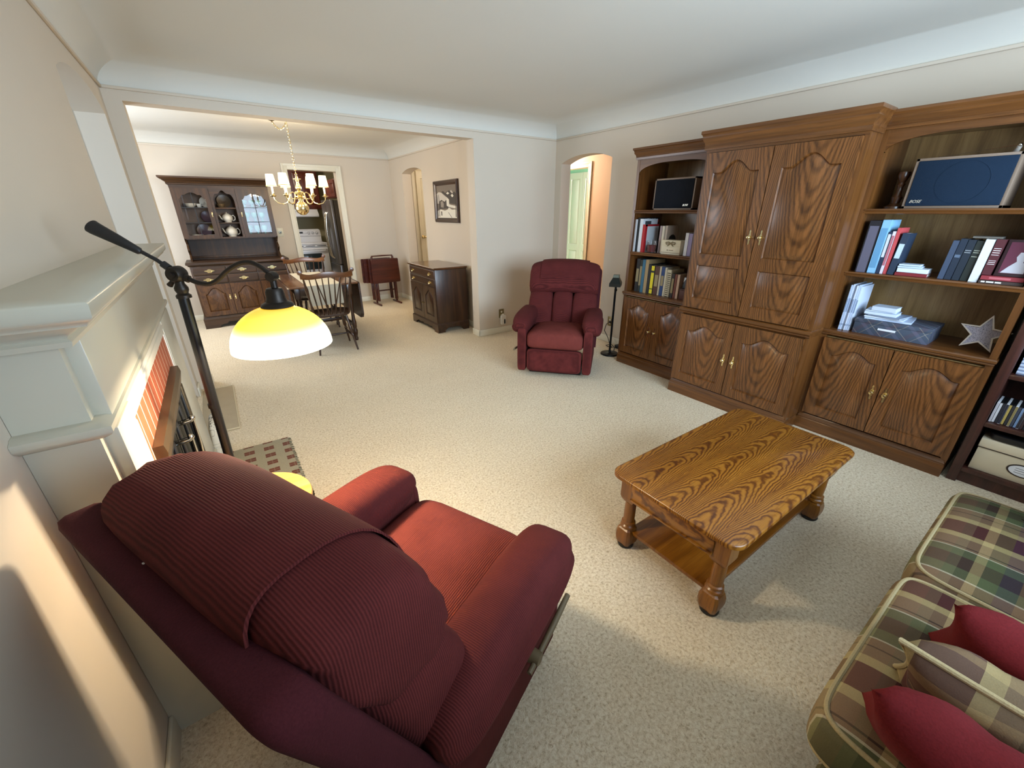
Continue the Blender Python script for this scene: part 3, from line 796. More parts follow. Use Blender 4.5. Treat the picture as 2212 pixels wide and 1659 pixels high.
m.tube([lp(-0.090, 0.066), lp(-0.094, 0.070), lp(-0.15, 0.104), lp(-0.205, 0.136), lp(-0.213, 0.142), lp(-0.216, 0.1445)], [0.007, 0.011, 0.016, 0.0205, 0.021, 0.014], 18); obj('handle', m, MAT['blackp'], lamp)
pts = [(0.0, -0.004), (0.03, -0.014), (0.056, -0.026), (0.091, -0.031), (0.124, -0.019), (0.161, 0.009), (0.204, 0.031), (0.238, 0.036), (0.267, 0.024), (0.291, 0.002)]
sm = []
for i in range(len(pts)-1):
    p0 = pts[max(i-1, 0)]; p1 = pts[i]; p2 = pts[i+1]; p3 = pts[min(i+2, len(pts)-1)]
    for k in range(5):
        t = k/5
        sm.append(tuple(0.5*((2*p1[c])+(-p0[c]+p2[c])*t+(2*p0[c]-5*p1[c]+4*p2[c]-p3[c])*t*t+(-p0[c]+3*p1[c]-3*p2[c]+p3[c])*t**3) for c in (0, 1)))
m = M(); m.tube([lp(a, z) for a, z in sm+[pts[-1]]], 0.0072, 12); m.tube([lp(0.02, -0.010), lp(0.034, -0.016)], 0.012, 12); obj('arm', m, MAT['bronze'], lamp)
m = M(); m.lathe([(0.0, -0.018), (0.014, -0.016), (0.016, 0.0), (0.014, 0.016), (0.0, 0.018)], lp(0.300, -0.008), 16, 'y'); m.tube([lp(0.300, -0.012), lp(0.300, -0.05)], 0.010, 12); obj('shade_knuckle', m, MAT['bronze'], lamp)
sc_ = lp(0.287, -0.236)
m = M(); m.lathe([(0.010, 0.0), (0.022, -0.003), (0.027, -0.012), (0.028, -0.034), (0.032, -0.045), (0.046, -0.052), (0.050, -0.060), (0.048, -0.062)], lp(0.297, -0.042), 28); obj('shade_cap', m, MAT['bronze'], lamp)
m = M()
def dome(r, h, n=14): return [(r*math.cos(PI/2*i/n*0.93), h*math.sin(PI/2*i/n*0.93)) for i in range(n+1)]
m.lathe(dome(0.153, 0.137)+dome(0.149, 0.133)[::-1], (0, 0, 0), 48, cap=False)
sh = obj('shade', m, MAT['shade'], lamp, ang=80); sh.location = sc_
m = M(); m.sphere((0, 0, 0.06), 0.028, 16); b = obj('bulb', m, emis('lit_bulb_glass', 'ffe2b0', 3.0), sh)
R_ = Matrix.Rotation(-0.6096, 4, 'Z')
lw = Vector((-0.1165-0.0345, 1.689+0.024, 0)) + R_ @ Vector(sc_)
point('floor_lamp_bulb', (lw.x, lw.y, lw.z+0.045), 40.0, (1.0, 0.85, 0.64), 0.05)

# ------------------------------------------------------------------ side table and remote
st = thing('side_table', 'small round honey maple side table with dark gallery edge by recliner', 'side table', (-0.088, 1.443, 0))
m = M(); m.lathe([(0.0, 0.598), (0.177, 0.598), (0.1835, 0.604), (0.185, 0.612), (0.182, 0.619), (0.175, 0.62), (0.0, 0.62)], (0, 0, 0), 56); obj('tabletop', m, MAT['pine'], st)
m = M(); m.lathe([(0.175, 0.572), (0.1835, 0.572), (0.1835, 0.600), (0.175, 0.600)], (0, 0, 0), 56, cap=False)
for i in range(72):
    a = 2*PI*i/72; m.sphere((0.184*math.cos(a), 0.184*math.sin(a), 0.586), 0.0055, 6)
obj('gallery_rim', m, plain('dark_brass_gallery', '3a2c1c', 0.35, 0.7), st)
m = M(); m.lathe([(0.03, 0.57), (0.02, 0.5), (0.026, 0.40), (0.03, 0.34), (0.018, 0.28), (0.028, 0.2), (0.03, 0.17)], (0, 0, 0), 16); obj('pedestal', m, MAT['dk_z'], st)
for i in range(3):
    a = 2*PI*i/3+0.5; m = M()
    m.tube([(0.02*math.cos(a), 0.02*math.sin(a), 0.2), (0.09*math.cos(a), 0.09*math.sin(a), 0.14), (0.15*math.cos(a), 0.15*math.sin(a), 0.03), (0.18*math.cos(a), 0.18*math.sin(a), 0.012)], [0.02, 0.016, 0.012, 0.011]); obj('leg', m, MAT['dk_z'], st)
rc = thing('remote_control', 'grey remote control with light buttons on the round side table', 'remote control', (-0.053, 1.44, 0.6205), math.radians(-6))
m = M(); m.box((-0.022, -0.085, 0), (0.022, 0.085, 0.016), 0.004); obj('body', m, plain('slate_grey_plastic', '4c5566', 0.45), rc)
m = M()
for r in range(7):
    for c in range(3): m.box((-0.014+c*0.011, 0.066-r*0.018, 0.0158), (-0.008+c*0.011, 0.060-r*0.018, 0.0185), 0.001)
obj('buttons', m, plain('pale_button_rubber', 'b9c2d4', 0.5), rc)

# ------------------------------------------------------------------ rugs and bits on the floor
def rugmat():
    n = N('hearth_rug_brick_squares'); tc = n.obj(); sp = n.n('ShaderNodeSeparateXYZ'); n.l(tc, sp.inputs[0])
    u = n.math('FRACT', n.math('DIVIDE', n.math('ADD', sp.outputs[0], 9.985), 0.118)); v = n.math('FRACT', n.math('DIVIDE', n.math('ADD', sp.outputs[1], 10.0), 0.105))
    ins = n.math('MULTIPLY', n.math('LESS_THAN', u, 0.52), n.math('LESS_THAN', v, 0.48))
    cr = n.math('MAXIMUM', n.math('LESS_THAN', n.math('ABSOLUTE', n.math('SUBTRACT', u, 0.26)), 0.025), n.math('LESS_THAN', n.math('ABSOLUTE', n.math('SUBTRACT', v, 0.24)), 0.03))
    f = n.noise(tc, 160, 2, 0.6)
    c = n.mix(f, lin('8c8572'), lin('aea48a')); r = n.mix(f, lin('5a2d22'), lin('7b4534'))
    r = n.mix(n.math('MULTIPLY', cr, 0.25), r, lin('a39a82'))
    n.set(Base_Color=n.mix(ins, c, r), Roughness=0.95); n.bump(f, 0.4, 0.003); return n.m
rg = thing('hearth_rug', 'grey green hearth rug with rows of brick red squares before fireplace', 'rug', (-0.08, 2.58, 0))
m = M(); m.box((-0.178, -0.52, 0.002), (0.207, 0.52, 0.014), 0.004); obj('pile', m, rugmat(), rg)
m = M(); rr = random.Random(5)
for i in range(60):
    y = -0.51+i*0.0173; m.tube([(0.205, y, 0.008), (0.222+rr.random()*0.006, y+rr.uniform(-.006, .006), 0.004)], 0.0022, 5)
obj('fringe', m, plain('dark_green_fringe', '3f4434', 0.9), rg)
mt = thing('door_mat', 'pale beige low pile mat in front of the arched entry opening', 'mat', (-0.27, 3.99, 0))
m = M(); m.box((-0.12, -0.50, 0.002), (0.115, 0.51, 0.010), 0.003)
obj('mat_pile', m, fabric('beige_mat_pile', 'a5947a', 'c2b296', sheen=0.1), mt)
m = M(); m.tube([(0.115, -0.5, 0.008), (0.115, 0.51, 0.008), (-0.12, 0.51, 0.008)], 0.006, 6); m.tube([(0.115, -0.5, 0.008), (-0.12, -0.5, 0.008)], 0.006, 6); obj('mat_binding', m, plain('cream_mat_binding', 'cdbf9f', 0.8), mt)
bg = thing('tote_bag', 'white cloth bag with dark scribble print beside the fireplace', 'bag', (-0.27, 3.13, 0))
def scrib():
    n = N('white_cloth_dark_scribbles'); tc = n.obj(); f = n.noise(n.mapv(tc, (1, 1, 1)), 11, 1, 0.4, 2.5)
    l = n.math('LESS_THAN', n.math('ABSOLUTE', n.math('SUBTRACT', f, 0.5)), 0.012)
    n.set(Base_Color=n.mix(l, lin('cfcabc'), lin('2a2a2c')), Roughness=0.85); return n.m
m = M(); m.sbox((0, 0, 0.145), (0.11, 0.30, 0.285), 0.5, 28, 18, lambda p: (p.x*(1-0.5*(p.z+0.14)/0.29), p.y*(1-0.2*(p.z+0.14)/0.29), p.z)); bgo = obj('bag_body', m, scrib(), bg)
m = M(); m.tube([(0.02, -0.07, 0.27), (0.03, -0.06, 0.33), (0.03, 0.06, 0.33), (0.02, 0.07, 0.27)], 0.006); obj('strap', m, MAT['paper'], bg)

# ------------------------------------------------------------------ oak wall unit
HP = -PI/2
def pull(parent, x, z, yf, style=0):
    m = M()
    out = []
    n = 40
    for i in range(n):
        a = 2*PI*i/n
        k = abs(math.sin(a))
        wv = 0.010+0.0035*math.cos(6*a)
        out.append((x+wv*math.cos(a)*(1-0.35*k), z+0.052*math.sin(a)))
    m.prism(out, 'y', yf-0.003, yf); obj('backplate', m, MAT['brass'] if style == 0 else plain('dark_antique_brass', '4a3a20', 0.4, 0.8) if 'dab' not in MAT else MAT['dab'], parent)
    m = M(); m.lathe([(0.005, 0.0), (0.005, -0.012), (0.011, -0.016), (0.013, -0.023), (0.009, -0.029), (0.0, -0.030)], (x, yf-0.002, z), 16, 'y'); obj('knob', m, MAT['brass'], parent)
def mould(mb, prof, w, d, ext0=1.0, ext1=1.0):
    """moulding round front and both ends of a w x d case; prof=(projection, z)"""
    rs = []
    for p, z in prof: rs.append([(-p*ext0, -p, z), (w+p*ext1, -p, z), (w+p*ext1, d, z), (-p*ext0, d, z)])
    mb.rings(rs); return mb
def crown(mb, w, d, z0, z1, p, e0=1.0, e1=1.0):
    h = z1-z0
    return mould(mb, [(0.0, z0), (p*0.25, z0), (p*0.3, z0+h*0.18), (p*0.22, z0+h*0.22), (p*0.36, z0+h*0.4), (p*0.62, z0+h*0.52), (p*0.7, z0+h*0.6), (p*0.66, z0+h*0.63), (p*0.8, z0+h*0.78), (p, z0+h*0.84), (p, z0+h*0.97), (p*0.95, z1)], w, d, e0, e1)
def plinth(mb, w, d, h=0.12, e0=1, e1=1):
    return mould(mb, [(0.0, 0.0), (0.0, h*0.66), (-0.004, h*0.72), (-0.002, h*0.80), (-0.010, h*0.9), (-0.014, h)], w, d, e0, e1)
def side_unit(name, label, oy, w, lx1):
    D_ = 0.465
    t = thing(name, label, 'bookcase', (3.425, oy, 0), HP)
    m = M(); plinth(m, w, D_); obj('plinth', m, MAT['oak_x'], t)
    m = M()
    m.box((0.0, 0.012, 0.10), (0.022, D_, 2.0), 0.002); m.box((w-0.022, 0.012, 0.10), (w, D_, 2.0), 0.002)
    m.box((-0.0006, 0.010, 0.119), (0.03, 0.03, 0.75)); m.box((w-0.03, 0.010, 0.119), (w+0.0006, 0.03, 0.75)); m.box((w-0.03, 0.010, 0.78), (w+0.0006, 0.03, 1.999)); m.box((-0.0006, 0.010, 0.78), (0.03, 0.03, 1.999))
    obj('side_panels', m, MAT['oak_z'], t)
    m = M(); m.box((0.02, D_-0.012, 0.10), (w-0.02, D_, 2.0)); m.box((0.02, 0.02, 1.985), (w-0.02, D_, 2.0)); m.box((0.02, 0.03, 0.13), (w-0.02, 0.05, 0.73)); obj('back_panel', m, MAT['oak_in'], t)
    m = M(); mould(m, [(-0.012, 0.742), (0.0, 0.744), (0.006, 0.752), (0.004, 0.758), (0.012, 0.764), (0.012, 0.776), (0.006, 0.783), (-0.01, 0.785)], w, D_, 0.6 if oy > 2 else 0, 0 if oy > 2 else 0.6); obj('counter', m, MAT['oak_x'], t)
    for z in (1.178, 1.562):
        m = M(); m.box((0.022, 0.02, z-0.028), (w-0.022, D_-0.01, z), 0.002)
        m.rings([[(0.022, y, zz) for y, zz in ((0.02, z-0.030), (0.010, z-0.028), (0.008, z-0.018), (0.012, z-0.015), (0.006, z-0.008), (0.010, z), (0.02, z))], [(w-0.022, y, zz) for y, zz in ((0.02, z-0.030), (0.010, z-0.028), (0.008, z-0.018), (0.012, z-0.015), (0.006, z-0.008), (0.010, z), (0.02, z))]])
        obj('shelf', m, MAT['oak_x'], t)
    m = M(); x0, x1 = 0.03, w-0.03
    pts = [(x0, 2.0), (x0, 1.872)]
    k = 0.30
    for i in range(13):
        a = PI/2*i/12; pts.append((x0+k*(1-math.cos(a)), 1.878+0.075*math.sin(a)))
    L = len(pts)
    pts += [(x0+x1-u, v) for u, v in reversed(pts[1:])][0:0]
    for i in range(12, -1, -1):
        a = PI/2*i/12; pts.append((x1-k*(1-math.cos(a)), 1.878+0.075*math.sin(a)))
    pts += [(x1, 1.872), (x1, 2.0)]
    m.prism(pts, 'y', 0.012, 0.030); obj('arched_valance', m, MAT['oak_x'], t)
    m = M(); crown(m, w, D_, 1.992, 2.088, 0.035, 1.0 if oy > 2 else 0.0, 0.0 if oy > 2 else 1.0); obj('crown_moulding', m, MAT['oak_x'], t)
    mid = w/2+0.0
    for s, (a, b) in enumerate(((0.028, 0.412), (0.417, w-0.028))):
        m = M(); cell(m, a, b, 0.138, 0.728, 0.062, 0.066, 0.062, 0.052, 0.10, yf=-0.012, yb=0.011)
        d = obj('door', m, MAT['oak_door'], t)
        pull(d, b-0.032 if s == 0 else a+0.032, 0.425, -0.012, 0)
    return t
BL_ = side_unit('bookcase', 'oak bookcase left of the armoire, its top speaker smaller', 2.85, 0.818, 0)
BR_ = side_unit('bookcase', 'oak bookcase right of the armoire with star on its counter', 1.03, 0.835, 0)
ar = thing('armoire', 'tall oak armoire with cathedral panel doors between two bookcases', 'armoire', (3.215, 2.03, 0), HP)
AW, AD = 1.0, 0.672
m = M(); plinth(m, AW, AD); obj('plinth', m, MAT['oak_x'], ar)
m = M(); m.box((0, 0.014, 0.10), (0.024, AD, 1.985), 0.002); m.box((AW-0.024, 0.014, 0.10), (AW, AD, 1.985), 0.002); m.box((0.02, 0.024, 0.11), (AW-0.02, 0.05, 1.98)); m.box((0.02, AD-0.02, 0.1), (AW-0.02, AD, 1.98)); m.box((-0.0006, 0.0125, 0.119), (0.0242, 0.03, 1.979)); m.box((AW-0.0242, 0.0125, 0.119), (AW+0.0006, 0.03, 1.979)); obj('carcass', m, MAT['oak_z'], ar)
m = M(); mould(m, [(-0.012, 0.738), (0.0, 0.74), (0.006, 0.748), (0.002, 0.754), (0.014, 0.766), (0.014, 0.780), (0.004, 0.79), (-0.012, 0.793)], AW, 0.20, 0.4, 0.4); obj('waist_moulding', m, MAT['oak_x'], ar)
m = M(); m.box((0.0, 0.008, 1.955), (AW, 0.03, 1.985)); m.box((0.01, 0.19, 2.0), (AW-0.01, AD, 2.096)); crown(m, AW, 0.20, 1.972, 2.098, 0.038); obj('crown_moulding', m, MAT['oak_x'], ar)
for s, (a, b) in enumerate(((0.022, 0.497), (0.503, 0.978))):
    m = M(); cell(m, a, b, 0.137, 0.732, 0.066, 0.07, 0.068, 0.060, 0.17, yf=-0.012, yb=0.011)
    d = obj('lower_door', m, MAT['oak_door'], ar); pull(d, b-0.036 if s == 0 else a+0.036, 0.43, -0.012)
    m = M(); cell(m, a, b, 0.80, 1.192, 0.07, 0.085, 0.044, yf=-0.012, yb=0.011); cell(m, a, b, 1.192, 1.95, 0.07, 0.044, 0.06, 0.075, 0.17, yf=-0.012, yb=0.011)
    d = obj('upper_door', m, MAT['oak_door'], ar); pull(d, b-0.036 if s == 0 else a+0.036, 1.375, -0.012)

# ------------------------------------------------------------------ things on the shelves (unit-local coords: x along the shelf, y into it)
def UL(o, x, y, z): return (3.425+y, o-x, z)
OL, ORt = 2.85, 1.03
def book(label, o, x, z, th, h, d, col, y=0.05, lean=0.0, pages='e4ddcb', group=None, bands=None, bandcol='c9b060', name='book', yaw=0.0):
    """upright book, spine to the front; x = left edge at its foot"""
    k = math.radians(lean)
    t = thing(name, label, 'book', UL(o, x+(h*0 if lean >= 0 else 0), y, z+(th*math.sin(k) if k > 0 else 0)), 0, group, (0, k, HP+yaw))
    m = M(); c = 0.0022
    m.box((0, 0, 0), (c, d, h), 0.0008, 1); m.box((th-c, 0, 0), (th, d, h), 0.0008, 1); m.box((0, 0, 0), (th, c, h), 0.001, 1)
    obj('cover', m, solid(col), t)
    m = M(); m.box((c, c, 0.003), (th-c, d-0.005, h-0.003)); obj('page_block', m, solid(pages, 0.85), t, flat=True)
    if bands:
        m = M()
        for za, zb in bands: m.box((th*0.12, -0.0008, h*za), (th*0.88, 0.0005, h*zb))
        obj('spine_print', m, solid(bandcol), t, flat=True)
    return t
def flat_book(label, o, x, z, w, h, d, col, y=0.04, yaw=0.0, pages='e4ddcb', cat='book', name='book', group=None, band=None):
    t = thing(name, label, cat, UL(o, x, y, z), HP+yaw, group)
    m = M(); c = 0.0022
    m.box((0, 0, 0), (w, d, c), 0.0008, 1); m.box((0, 0, h-c), (w, d, h), 0.0008, 1); m.box((0, 0, 0), (w, c, h), 0.0008, 1); obj('cover', m, solid(col), t)
    m = M(); m.box((0.003, 0.004, c), (w-0.003, d-0.003, h-c)); obj('page_block', m, solid(pages, 0.85), t, flat=True)
    if band:
        m = M()
        for a, b in band[1]: m.box((w*a, -0.0008, h*0.3), (w*b, 0.0005, h*0.72))
        obj('spine_print', m, solid(band[0]), t, flat=True)
    return t
ZC_, Z1_, Z2_ = 0.7855, 1.1785, 1.5625
g = 'books on the counter of the left bookcase'
for lab, x, th, h, d, col, yy, bands in (
    ('black book at the left end of the bottom row in left bookcase', 0.075, 0.040, 0.325, 0.25, '1d1a18', .07, [(0.3, 0.7)]),
    ('dark green book right of the black end book in left bookcase', 0.118, 0.034, 0.318, 0.24, '26291f', .07, [(0.2, 0.8)]),
    ('teal blue tall book in the bottom row of left bookcase', 0.155, 0.034, 0.322, 0.24, '2d5f76', .06, None),
    ('tan tall book right of the teal book, left bookcase', 0.192, 0.038, 0.325, 0.26, '9b835c', .06, None),
    ('black slim book left of the yellow spined book', 0.232, 0.030, 0.285, 0.22, '15161a', .06, None),
    ('yellow and black spined book in the left bookcase bottom row', 0.264, 0.044, 0.278, 0.21, '22231c', .06, [(0.02, 0.17), (0.2, 0.75), (0.82, 0.98)]),
    ('brown leathery book right of the yellow spined book', 0.312, 0.050, 0.275, 0.21, '4b2c1f', .06, [(0.3, 0.7)]),
    ('cream thin book left of the navy book', 0.364, 0.020, 0.275, 0.20, 'b3a58c', .06, None),
    ('navy blue book in the bottom row of left bookcase', 0.386, 0.036, 0.275, 0.20, '1d3a6b', .06, [(0.35, 0.7)]),
    ('pale thin book right of the navy book', 0.424, 0.022, 0.272, 0.20, 'bdb49c', .06, None),
    ('cream spiral bound book in left bookcase bottom row', 0.450, 0.046, 0.255, 0.20, 'c5bb9f', .06, [(i/14, i/14+0.035) for i in range(13)]),
    ('dark slim book right of the spiral bound book', 0.508, 0.028, 0.225, 0.18, '241b1c', .06, [(0.2, 0.8)]),
    ('reddish brown thin book near right end of the bottom row', 0.540, 0.024, 0.222, 0.17, '6b3526', .06, None),
    ('pinkish cream paperback near right end of the bottom row', 0.567, 0.026, 0.222, 0.16, 'bb9d86', .06, None)):
    book(lab, OL, x, ZC_, th, h, d, col, yy, 0.0, 'cfc6b0', g, bands, {'22231c': 'd9c61e', 'c5bb9f': '4a4438'}.get(col, '8f805c'))
t = thing('keepsake_box', 'small dark reddish box at the right end of bottom row', 'box', UL(OL, 0.606, 0.06, ZC_), HP)
m = M(); m.box((0, 0, 0), (0.075, 0.1, 0.085), 0.003); obj('box_body', m, solid('4a2218'), t)
m = M(); m.box((-0.002, -0.002, 0.085), (0.077, 0.102, 0.10), 0.003); obj('lid', m, solid('38180f'), t)
t = thing('photo_frame', 'small black frame with white corner standing on dark reddish box', 'photo frame', UL(OL, 0.612, 0.085, ZC_+0.101), 0, None, (math.radians(-8), 0, HP))
m = M(); m.box((0, 0, 0), (0.066, 0.012, 0.105), 0.003); obj('frame', m, MAT['blackp'], t)
m = M(); m.prism([(0.004, 0.055), (0.03, 0.098), (0.004, 0.098)], 'y', -0.0015, 0.001); obj('mount', m, MAT['paper'], t)
g = 'books on the middle shelf of the left bookcase'
at = book('tall black atlas with white letters on its cover, left bookcase', OL, 0.045, Z1_, 0.031, 0.315, 0.29, '17181b', 0.05, 0, 'd4d8dc', g)
text('cover_title', 'ATLAS', 0.060, MAT['paper'], at, (0.0312, 0.145, 0.285), (PI/2, 0, PI/2), 0.0004)
m = M(); m.lathe([(0.0, 0), (0.017, 0), (0.017, 0.0006), (0.0, 0.0006)], (0.0312, 0.265, 0.285), 20, 'x'); obj('cover_emblem', m, solid('b4301f'), at)
book('tall white book leaning at left end of the middle shelf', OL, 0.024, Z1_, 0.019, 0.30, 0.23, 'dcdde0', 0.042, 0, 'e8e8e8', g)
wb = book('white binder with dark label block right of the atlas', OL, 0.078, Z1_, 0.038, 0.305, 0.22, 'd5d8dc', 0.045, 0, 'e8e8e8', g)
m = M(); m.box((0.0375, 0.03, 0.245), (0.0386, 0.12, 0.285)); obj('label_block', m, solid('3a3d42'), wb)
rb = book('pale grey covered book with red spine band in left bookcase', OL, 0.118, Z1_, 0.030, 0.255, 0.21, 'c3c9cd', 0.045, 0, 'e4e4e4', g)
m = M(); m.box((-0.0006, -0.0012, 0), (0.0306, 0.0, 0.255)); m.box((0.0298, -0.001, 0.0), (0.0308, 0.03, 0.2555)); m.box((0.0298, 0.0, 0.238), (0.0308, 0.21, 0.2555)); obj('red_band', m, solid('a3141c'), rb)
m = M(); m.box((0.0302, 0.055, 0.02), (0.0312, 0.068, 0.045)); obj('cover_mark', m, MAT['blackp'], rb)
cg = thing('candle_glass', 'clear glass holding dark red candle wax on middle shelf', 'candle', UL(OL, 0.225, 0.075, Z1_))
m = M(); m.lathe([(0.0, 0.0), (0.042, 0.0), (0.047, 0.11), (0.044, 0.11), (0.039, 0.006), (0.0, 0.006)], (0, 0, 0), 24, cap=False); obj('glass', m, MAT['glass'], cg)
m = M(); m.lathe([(0.0, 0.008), (0.038, 0.008), (0.042, 0.07), (0.0, 0.07)], (0, 0, 0), 24); obj('wax', m, solid('5c1414'), cg)
m = M(); m.tube([(0, 0, 0.07), (0.002, 0, 0.085)], 0.0015); obj('wick', m, MAT['blackp'], cg)
book('pinkish grey book behind the candle glass', OL, 0.276, Z1_, 0.022, 0.245, 0.17, '9d8b8a', 0.10, 0, 'cfc6b8', g)
book('cream book between the pinkish book and the boxed portrait book', OL, 0.302, Z1_, 0.024, 0.245, 0.17, 'cfc4ae', 0.10, 0, 'cfc6b8', g)
pb_ = book('greyish book with dark round portrait cover behind cream gift box', OL, 0.330, Z1_, 0.022, 0.248, 0.17, 'b5a392', 0.11, 0, 'cfc6b8', g)
m = M(); m.lathe([(0.0, 0), (0.058, 0), (0.058, 0.0007), (0.0, 0.0007)], (0.0221, 0.09, 0.11), 28, 'x'); obj('cover_portrait', m, solid('1c1917'), pb_)
gb = thing('gift_box', 'cream letter box with twine bow on left bookcase shelf', 'box', UL(OL, 0.352, 0.05, Z1_), HP)
m = M(); m.box((0, 0, 0), (0.20, 0.13, 0.105), 0.002); obj('box_body', m, MAT['cream'], gb)
m = M(); m.prism([(-0.002, 0.08), (0.10, 0.058), (0.202, 0.08), (0.202, 0.125), (-0.002, 0.125)], 'y', -0.003, 0.0); m.box((-0.002, -0.002, 0.104), (0.202, 0.132, 0.126), 0.002); obj('lid_flap', m, solid('cfc3a6'), gb)
m = M()
for s in (1, -1): m.tube([(0.10, -0.006, 0.098), (0.10+s*0.02, -0.012, 0.112), (0.10+s*0.05, -0.01, 0.105), (0.10+s*0.045, -0.008, 0.09), (0.10, -0.006, 0.098)], 0.0045, 6); m.tube([(0.10, -0.006, 0.098), (0.10+s*0.03, -0.008, 0.075)], 0.004, 6)
obj('twine_bow', m, solid('7c6a4a'), gb)
m = M(); m.box((0.062, -0.0012, 0.033), (0.078, 0.0, 0.042)); m.box((0.086, -0.0012, 0.034), (0.132, 0.0, 0.041)); m.box((0.0, -0.001, 0.014), (0.2, 0.0, 0.018)); obj('faded_print', m, solid('8a7c62'), gb)
book('white paperback at the right end of the middle shelf', OL, 0.590, Z1_, 0.032, 0.195, 0.13, 'cfd0d6', 0.05, 0, 'dcdcdc', g)
book('lavender paperback at the far right of the middle shelf', OL, 0.625, Z1_, 0.036, 0.19, 0.13, '8d83a8', 0.05, 0, 'c9c6d0', g)
# speakers
def speaker(label, loc, rz, w, h, d, logo_x, fab):
    t = thing('loudspeaker', label, 'speaker', loc, rz)
    m = M(); k = 0.014
    m.box((0, 0.006, 0), (w, d, k), 0.001); m.box((0, 0.006, h-k), (w, d, h), 0.001); m.box((0, 0.006, 0), (k, d, h), 0.001); m.box((w-k, 0.006, 0), (w, d, h), 0.001); m.box((k, 0.02, k), (w-k, d, h-k))
    obj('cabinet', m, plain('taupe_speaker_veneer', '7d6a5a', 0.5) if 'spk' not in MAT else MAT['spk'], t)
    m = M(); m.box((k, 0.0, k), (w-k, 0.012, h-k), 0.004); gr = obj('grille', m, fab, t)
    m = M(); m.lathe([(h*0.40, -0.0014), (h*0.41, -0.0004), (h*0.425, 0.0)], (w*0.54, 0, h*0.5), 40, 'y', cap=False); obj('driver_ring', m, fab, gr)
    text('badge', 'BOSE', 0.022, plain('bright_badge_metal', 'd8d3c4', 0.3, 0.5), gr, (logo_x, -0.001, 0.038), (PI/2, 0, 0), 0.001, 0.35)
    return t
navy = fabric('black_grille_cloth', '14161c', '1d2129', sheen=0.1)
navy2 = fabric('dark_blue_grille_cloth', '14202f', '1c2d40', sheen=0.1)
speaker('small black loudspeaker with badge at its lower right, left bookcase', UL(OL, 0.185, 0.06, Z2_), HP, 0.415, 0.262, 0.26, 0.345, navy)
speaker('dark blue fronted loudspeaker with badge at lower left, right bookcase', UL(ORt, 0.186, 0.05, Z2_), HP, 0.415, 0.266, 0.26, 0.055, navy2)
m = M(); m.tube([(0, 0, 0), (0.01, -0.02, 0.03)], [0.012, 0.010], 10)
an = thing('radio_antenna', 'thin wire antenna on top of the right loudspeaker', 'antenna', UL(ORt, 0.555, 0.12, Z2_+0.266), HP)
obj('antenna_foot', m, plain('grey_antenna_foot', '8d857c', 0.5), an)
m = M(); m.tube([(0.01, -0.02, 0.035), (-0.29, 0.0, 0.005)], 0.0012, 6); m.sphere((0.01, -0.02, 0.035), 0.009, 10); m.sphere((-0.29, 0.0, 0.006), 0.004, 8); obj('antenna_wire', m, MAT['chrome'], an)
ch = thing('candle_holder', 'dark turned wooden candle holder left of the blue loudspeaker', 'candle holder', UL(ORt, 0.135, 0.12, Z2_))
m = M(); m.lathe([(0.0, 0), (0.05, 0), (0.05, 0.012), (0.035, 0.02), (0.02, 0.03), (0.024, 0.05), (0.028, 0.065), (0.016, 0.08), (0.013, 0.12), (0.02, 0.135), (0.014, 0.148), (0.022, 0.165), (0.03, 0.185), (0.028, 0.205), (0.0, 0.21)], (0, 0, 0), 24); obj('turned_stem', m, MAT['dk_z'], ch)

g = 'books on the middle shelf of the right bookcase'
book('thick dark book with grey spine at left end, right bookcase', ORt, 0.060, Z1_, 0.062, 0.315, 0.24, '1c1a1f', 0.05, 0, '8e8aa0', g, [(0.0, 0.9)], '5d5a6a')
book('light blue tall book in the right bookcase', ORt, 0.126, Z1_, 0.042, 0.32, 0.19, '84b6d8', 0.045, 0, 'cfe2ee', g, [(0.1, 0.85)], '5f93b8')
book('dark blue thin book right of the light blue book', ORt, 0.170, Z1_, 0.018, 0.25, 0.17, '1f2e48', 0.05, 0, 'c8d0dc', g, [(0.4, 0.95)], 'c9ccd2')
book('white book with red print in the right bookcase', ORt, 0.190, Z1_, 0.016, 0.255, 0.17, 'd6cdd6', 0.05, 0, 'e6e6ee', g, [(0.2, 0.9)], 'b06a76')
book('bright red thin book in the right bookcase', ORt, 0.208, Z1_, 0.018, 0.275, 0.17, 'c04a4e', 0.05, 0, 'cfe2f2', g)
book('navy book with white figures at right end of its group', ORt, 0.228, Z1_, 0.034, 0.245, 0.15, '243246', 0.045, 3, 'd3e6f4', g, [(0.4, 0.75)], 'b9cbd8')
g = 'books lying flat on the middle shelf'
flat_book('dark red flat book at the bottom of small white stack', ORt, 0.268, Z1_, 0.150, 0.020, 0.11, '7a1f26', 0.04, 0.02, 'c9c2bb', group=g)
flat_book('white flat book on the dark red one', ORt, 0.272, Z1_+0.0205, 0.142, 0.026, 0.10, 'd3dbe6', 0.045, -0.02, 'dfe6ee', group=g)
flat_book('thin pale blue booklet third up in small stack', ORt, 0.270, Z1_+0.047, 0.112, 0.011, 0.09, 'b9cbe0', 0.045, 0.03, 'dfe6ee', group=g)
flat_book('thin white booklet on top of small stack', ORt, 0.273, Z1_+0.0585, 0.10, 0.011, 0.085, 'c3d2e4', 0.047, 0.0, 'dfe6ee', group=g)
g = 'dark volumes on the middle shelf of the right bookcase'
book('slate blue worn volume, first of the dark leaning volumes', ORt, 0.462, Z1_, 0.026, 0.215, 0.15, '39465c', 0.055, 2, 'b9b4a8', g)
book('dark navy volume, second of the dark leaning volumes', ORt, 0.490, Z1_, 0.030, 0.225, 0.15, '1a2738', 0.055, 2, 'b9b4a8', g, [(0.55, 0.62)], '55657a')
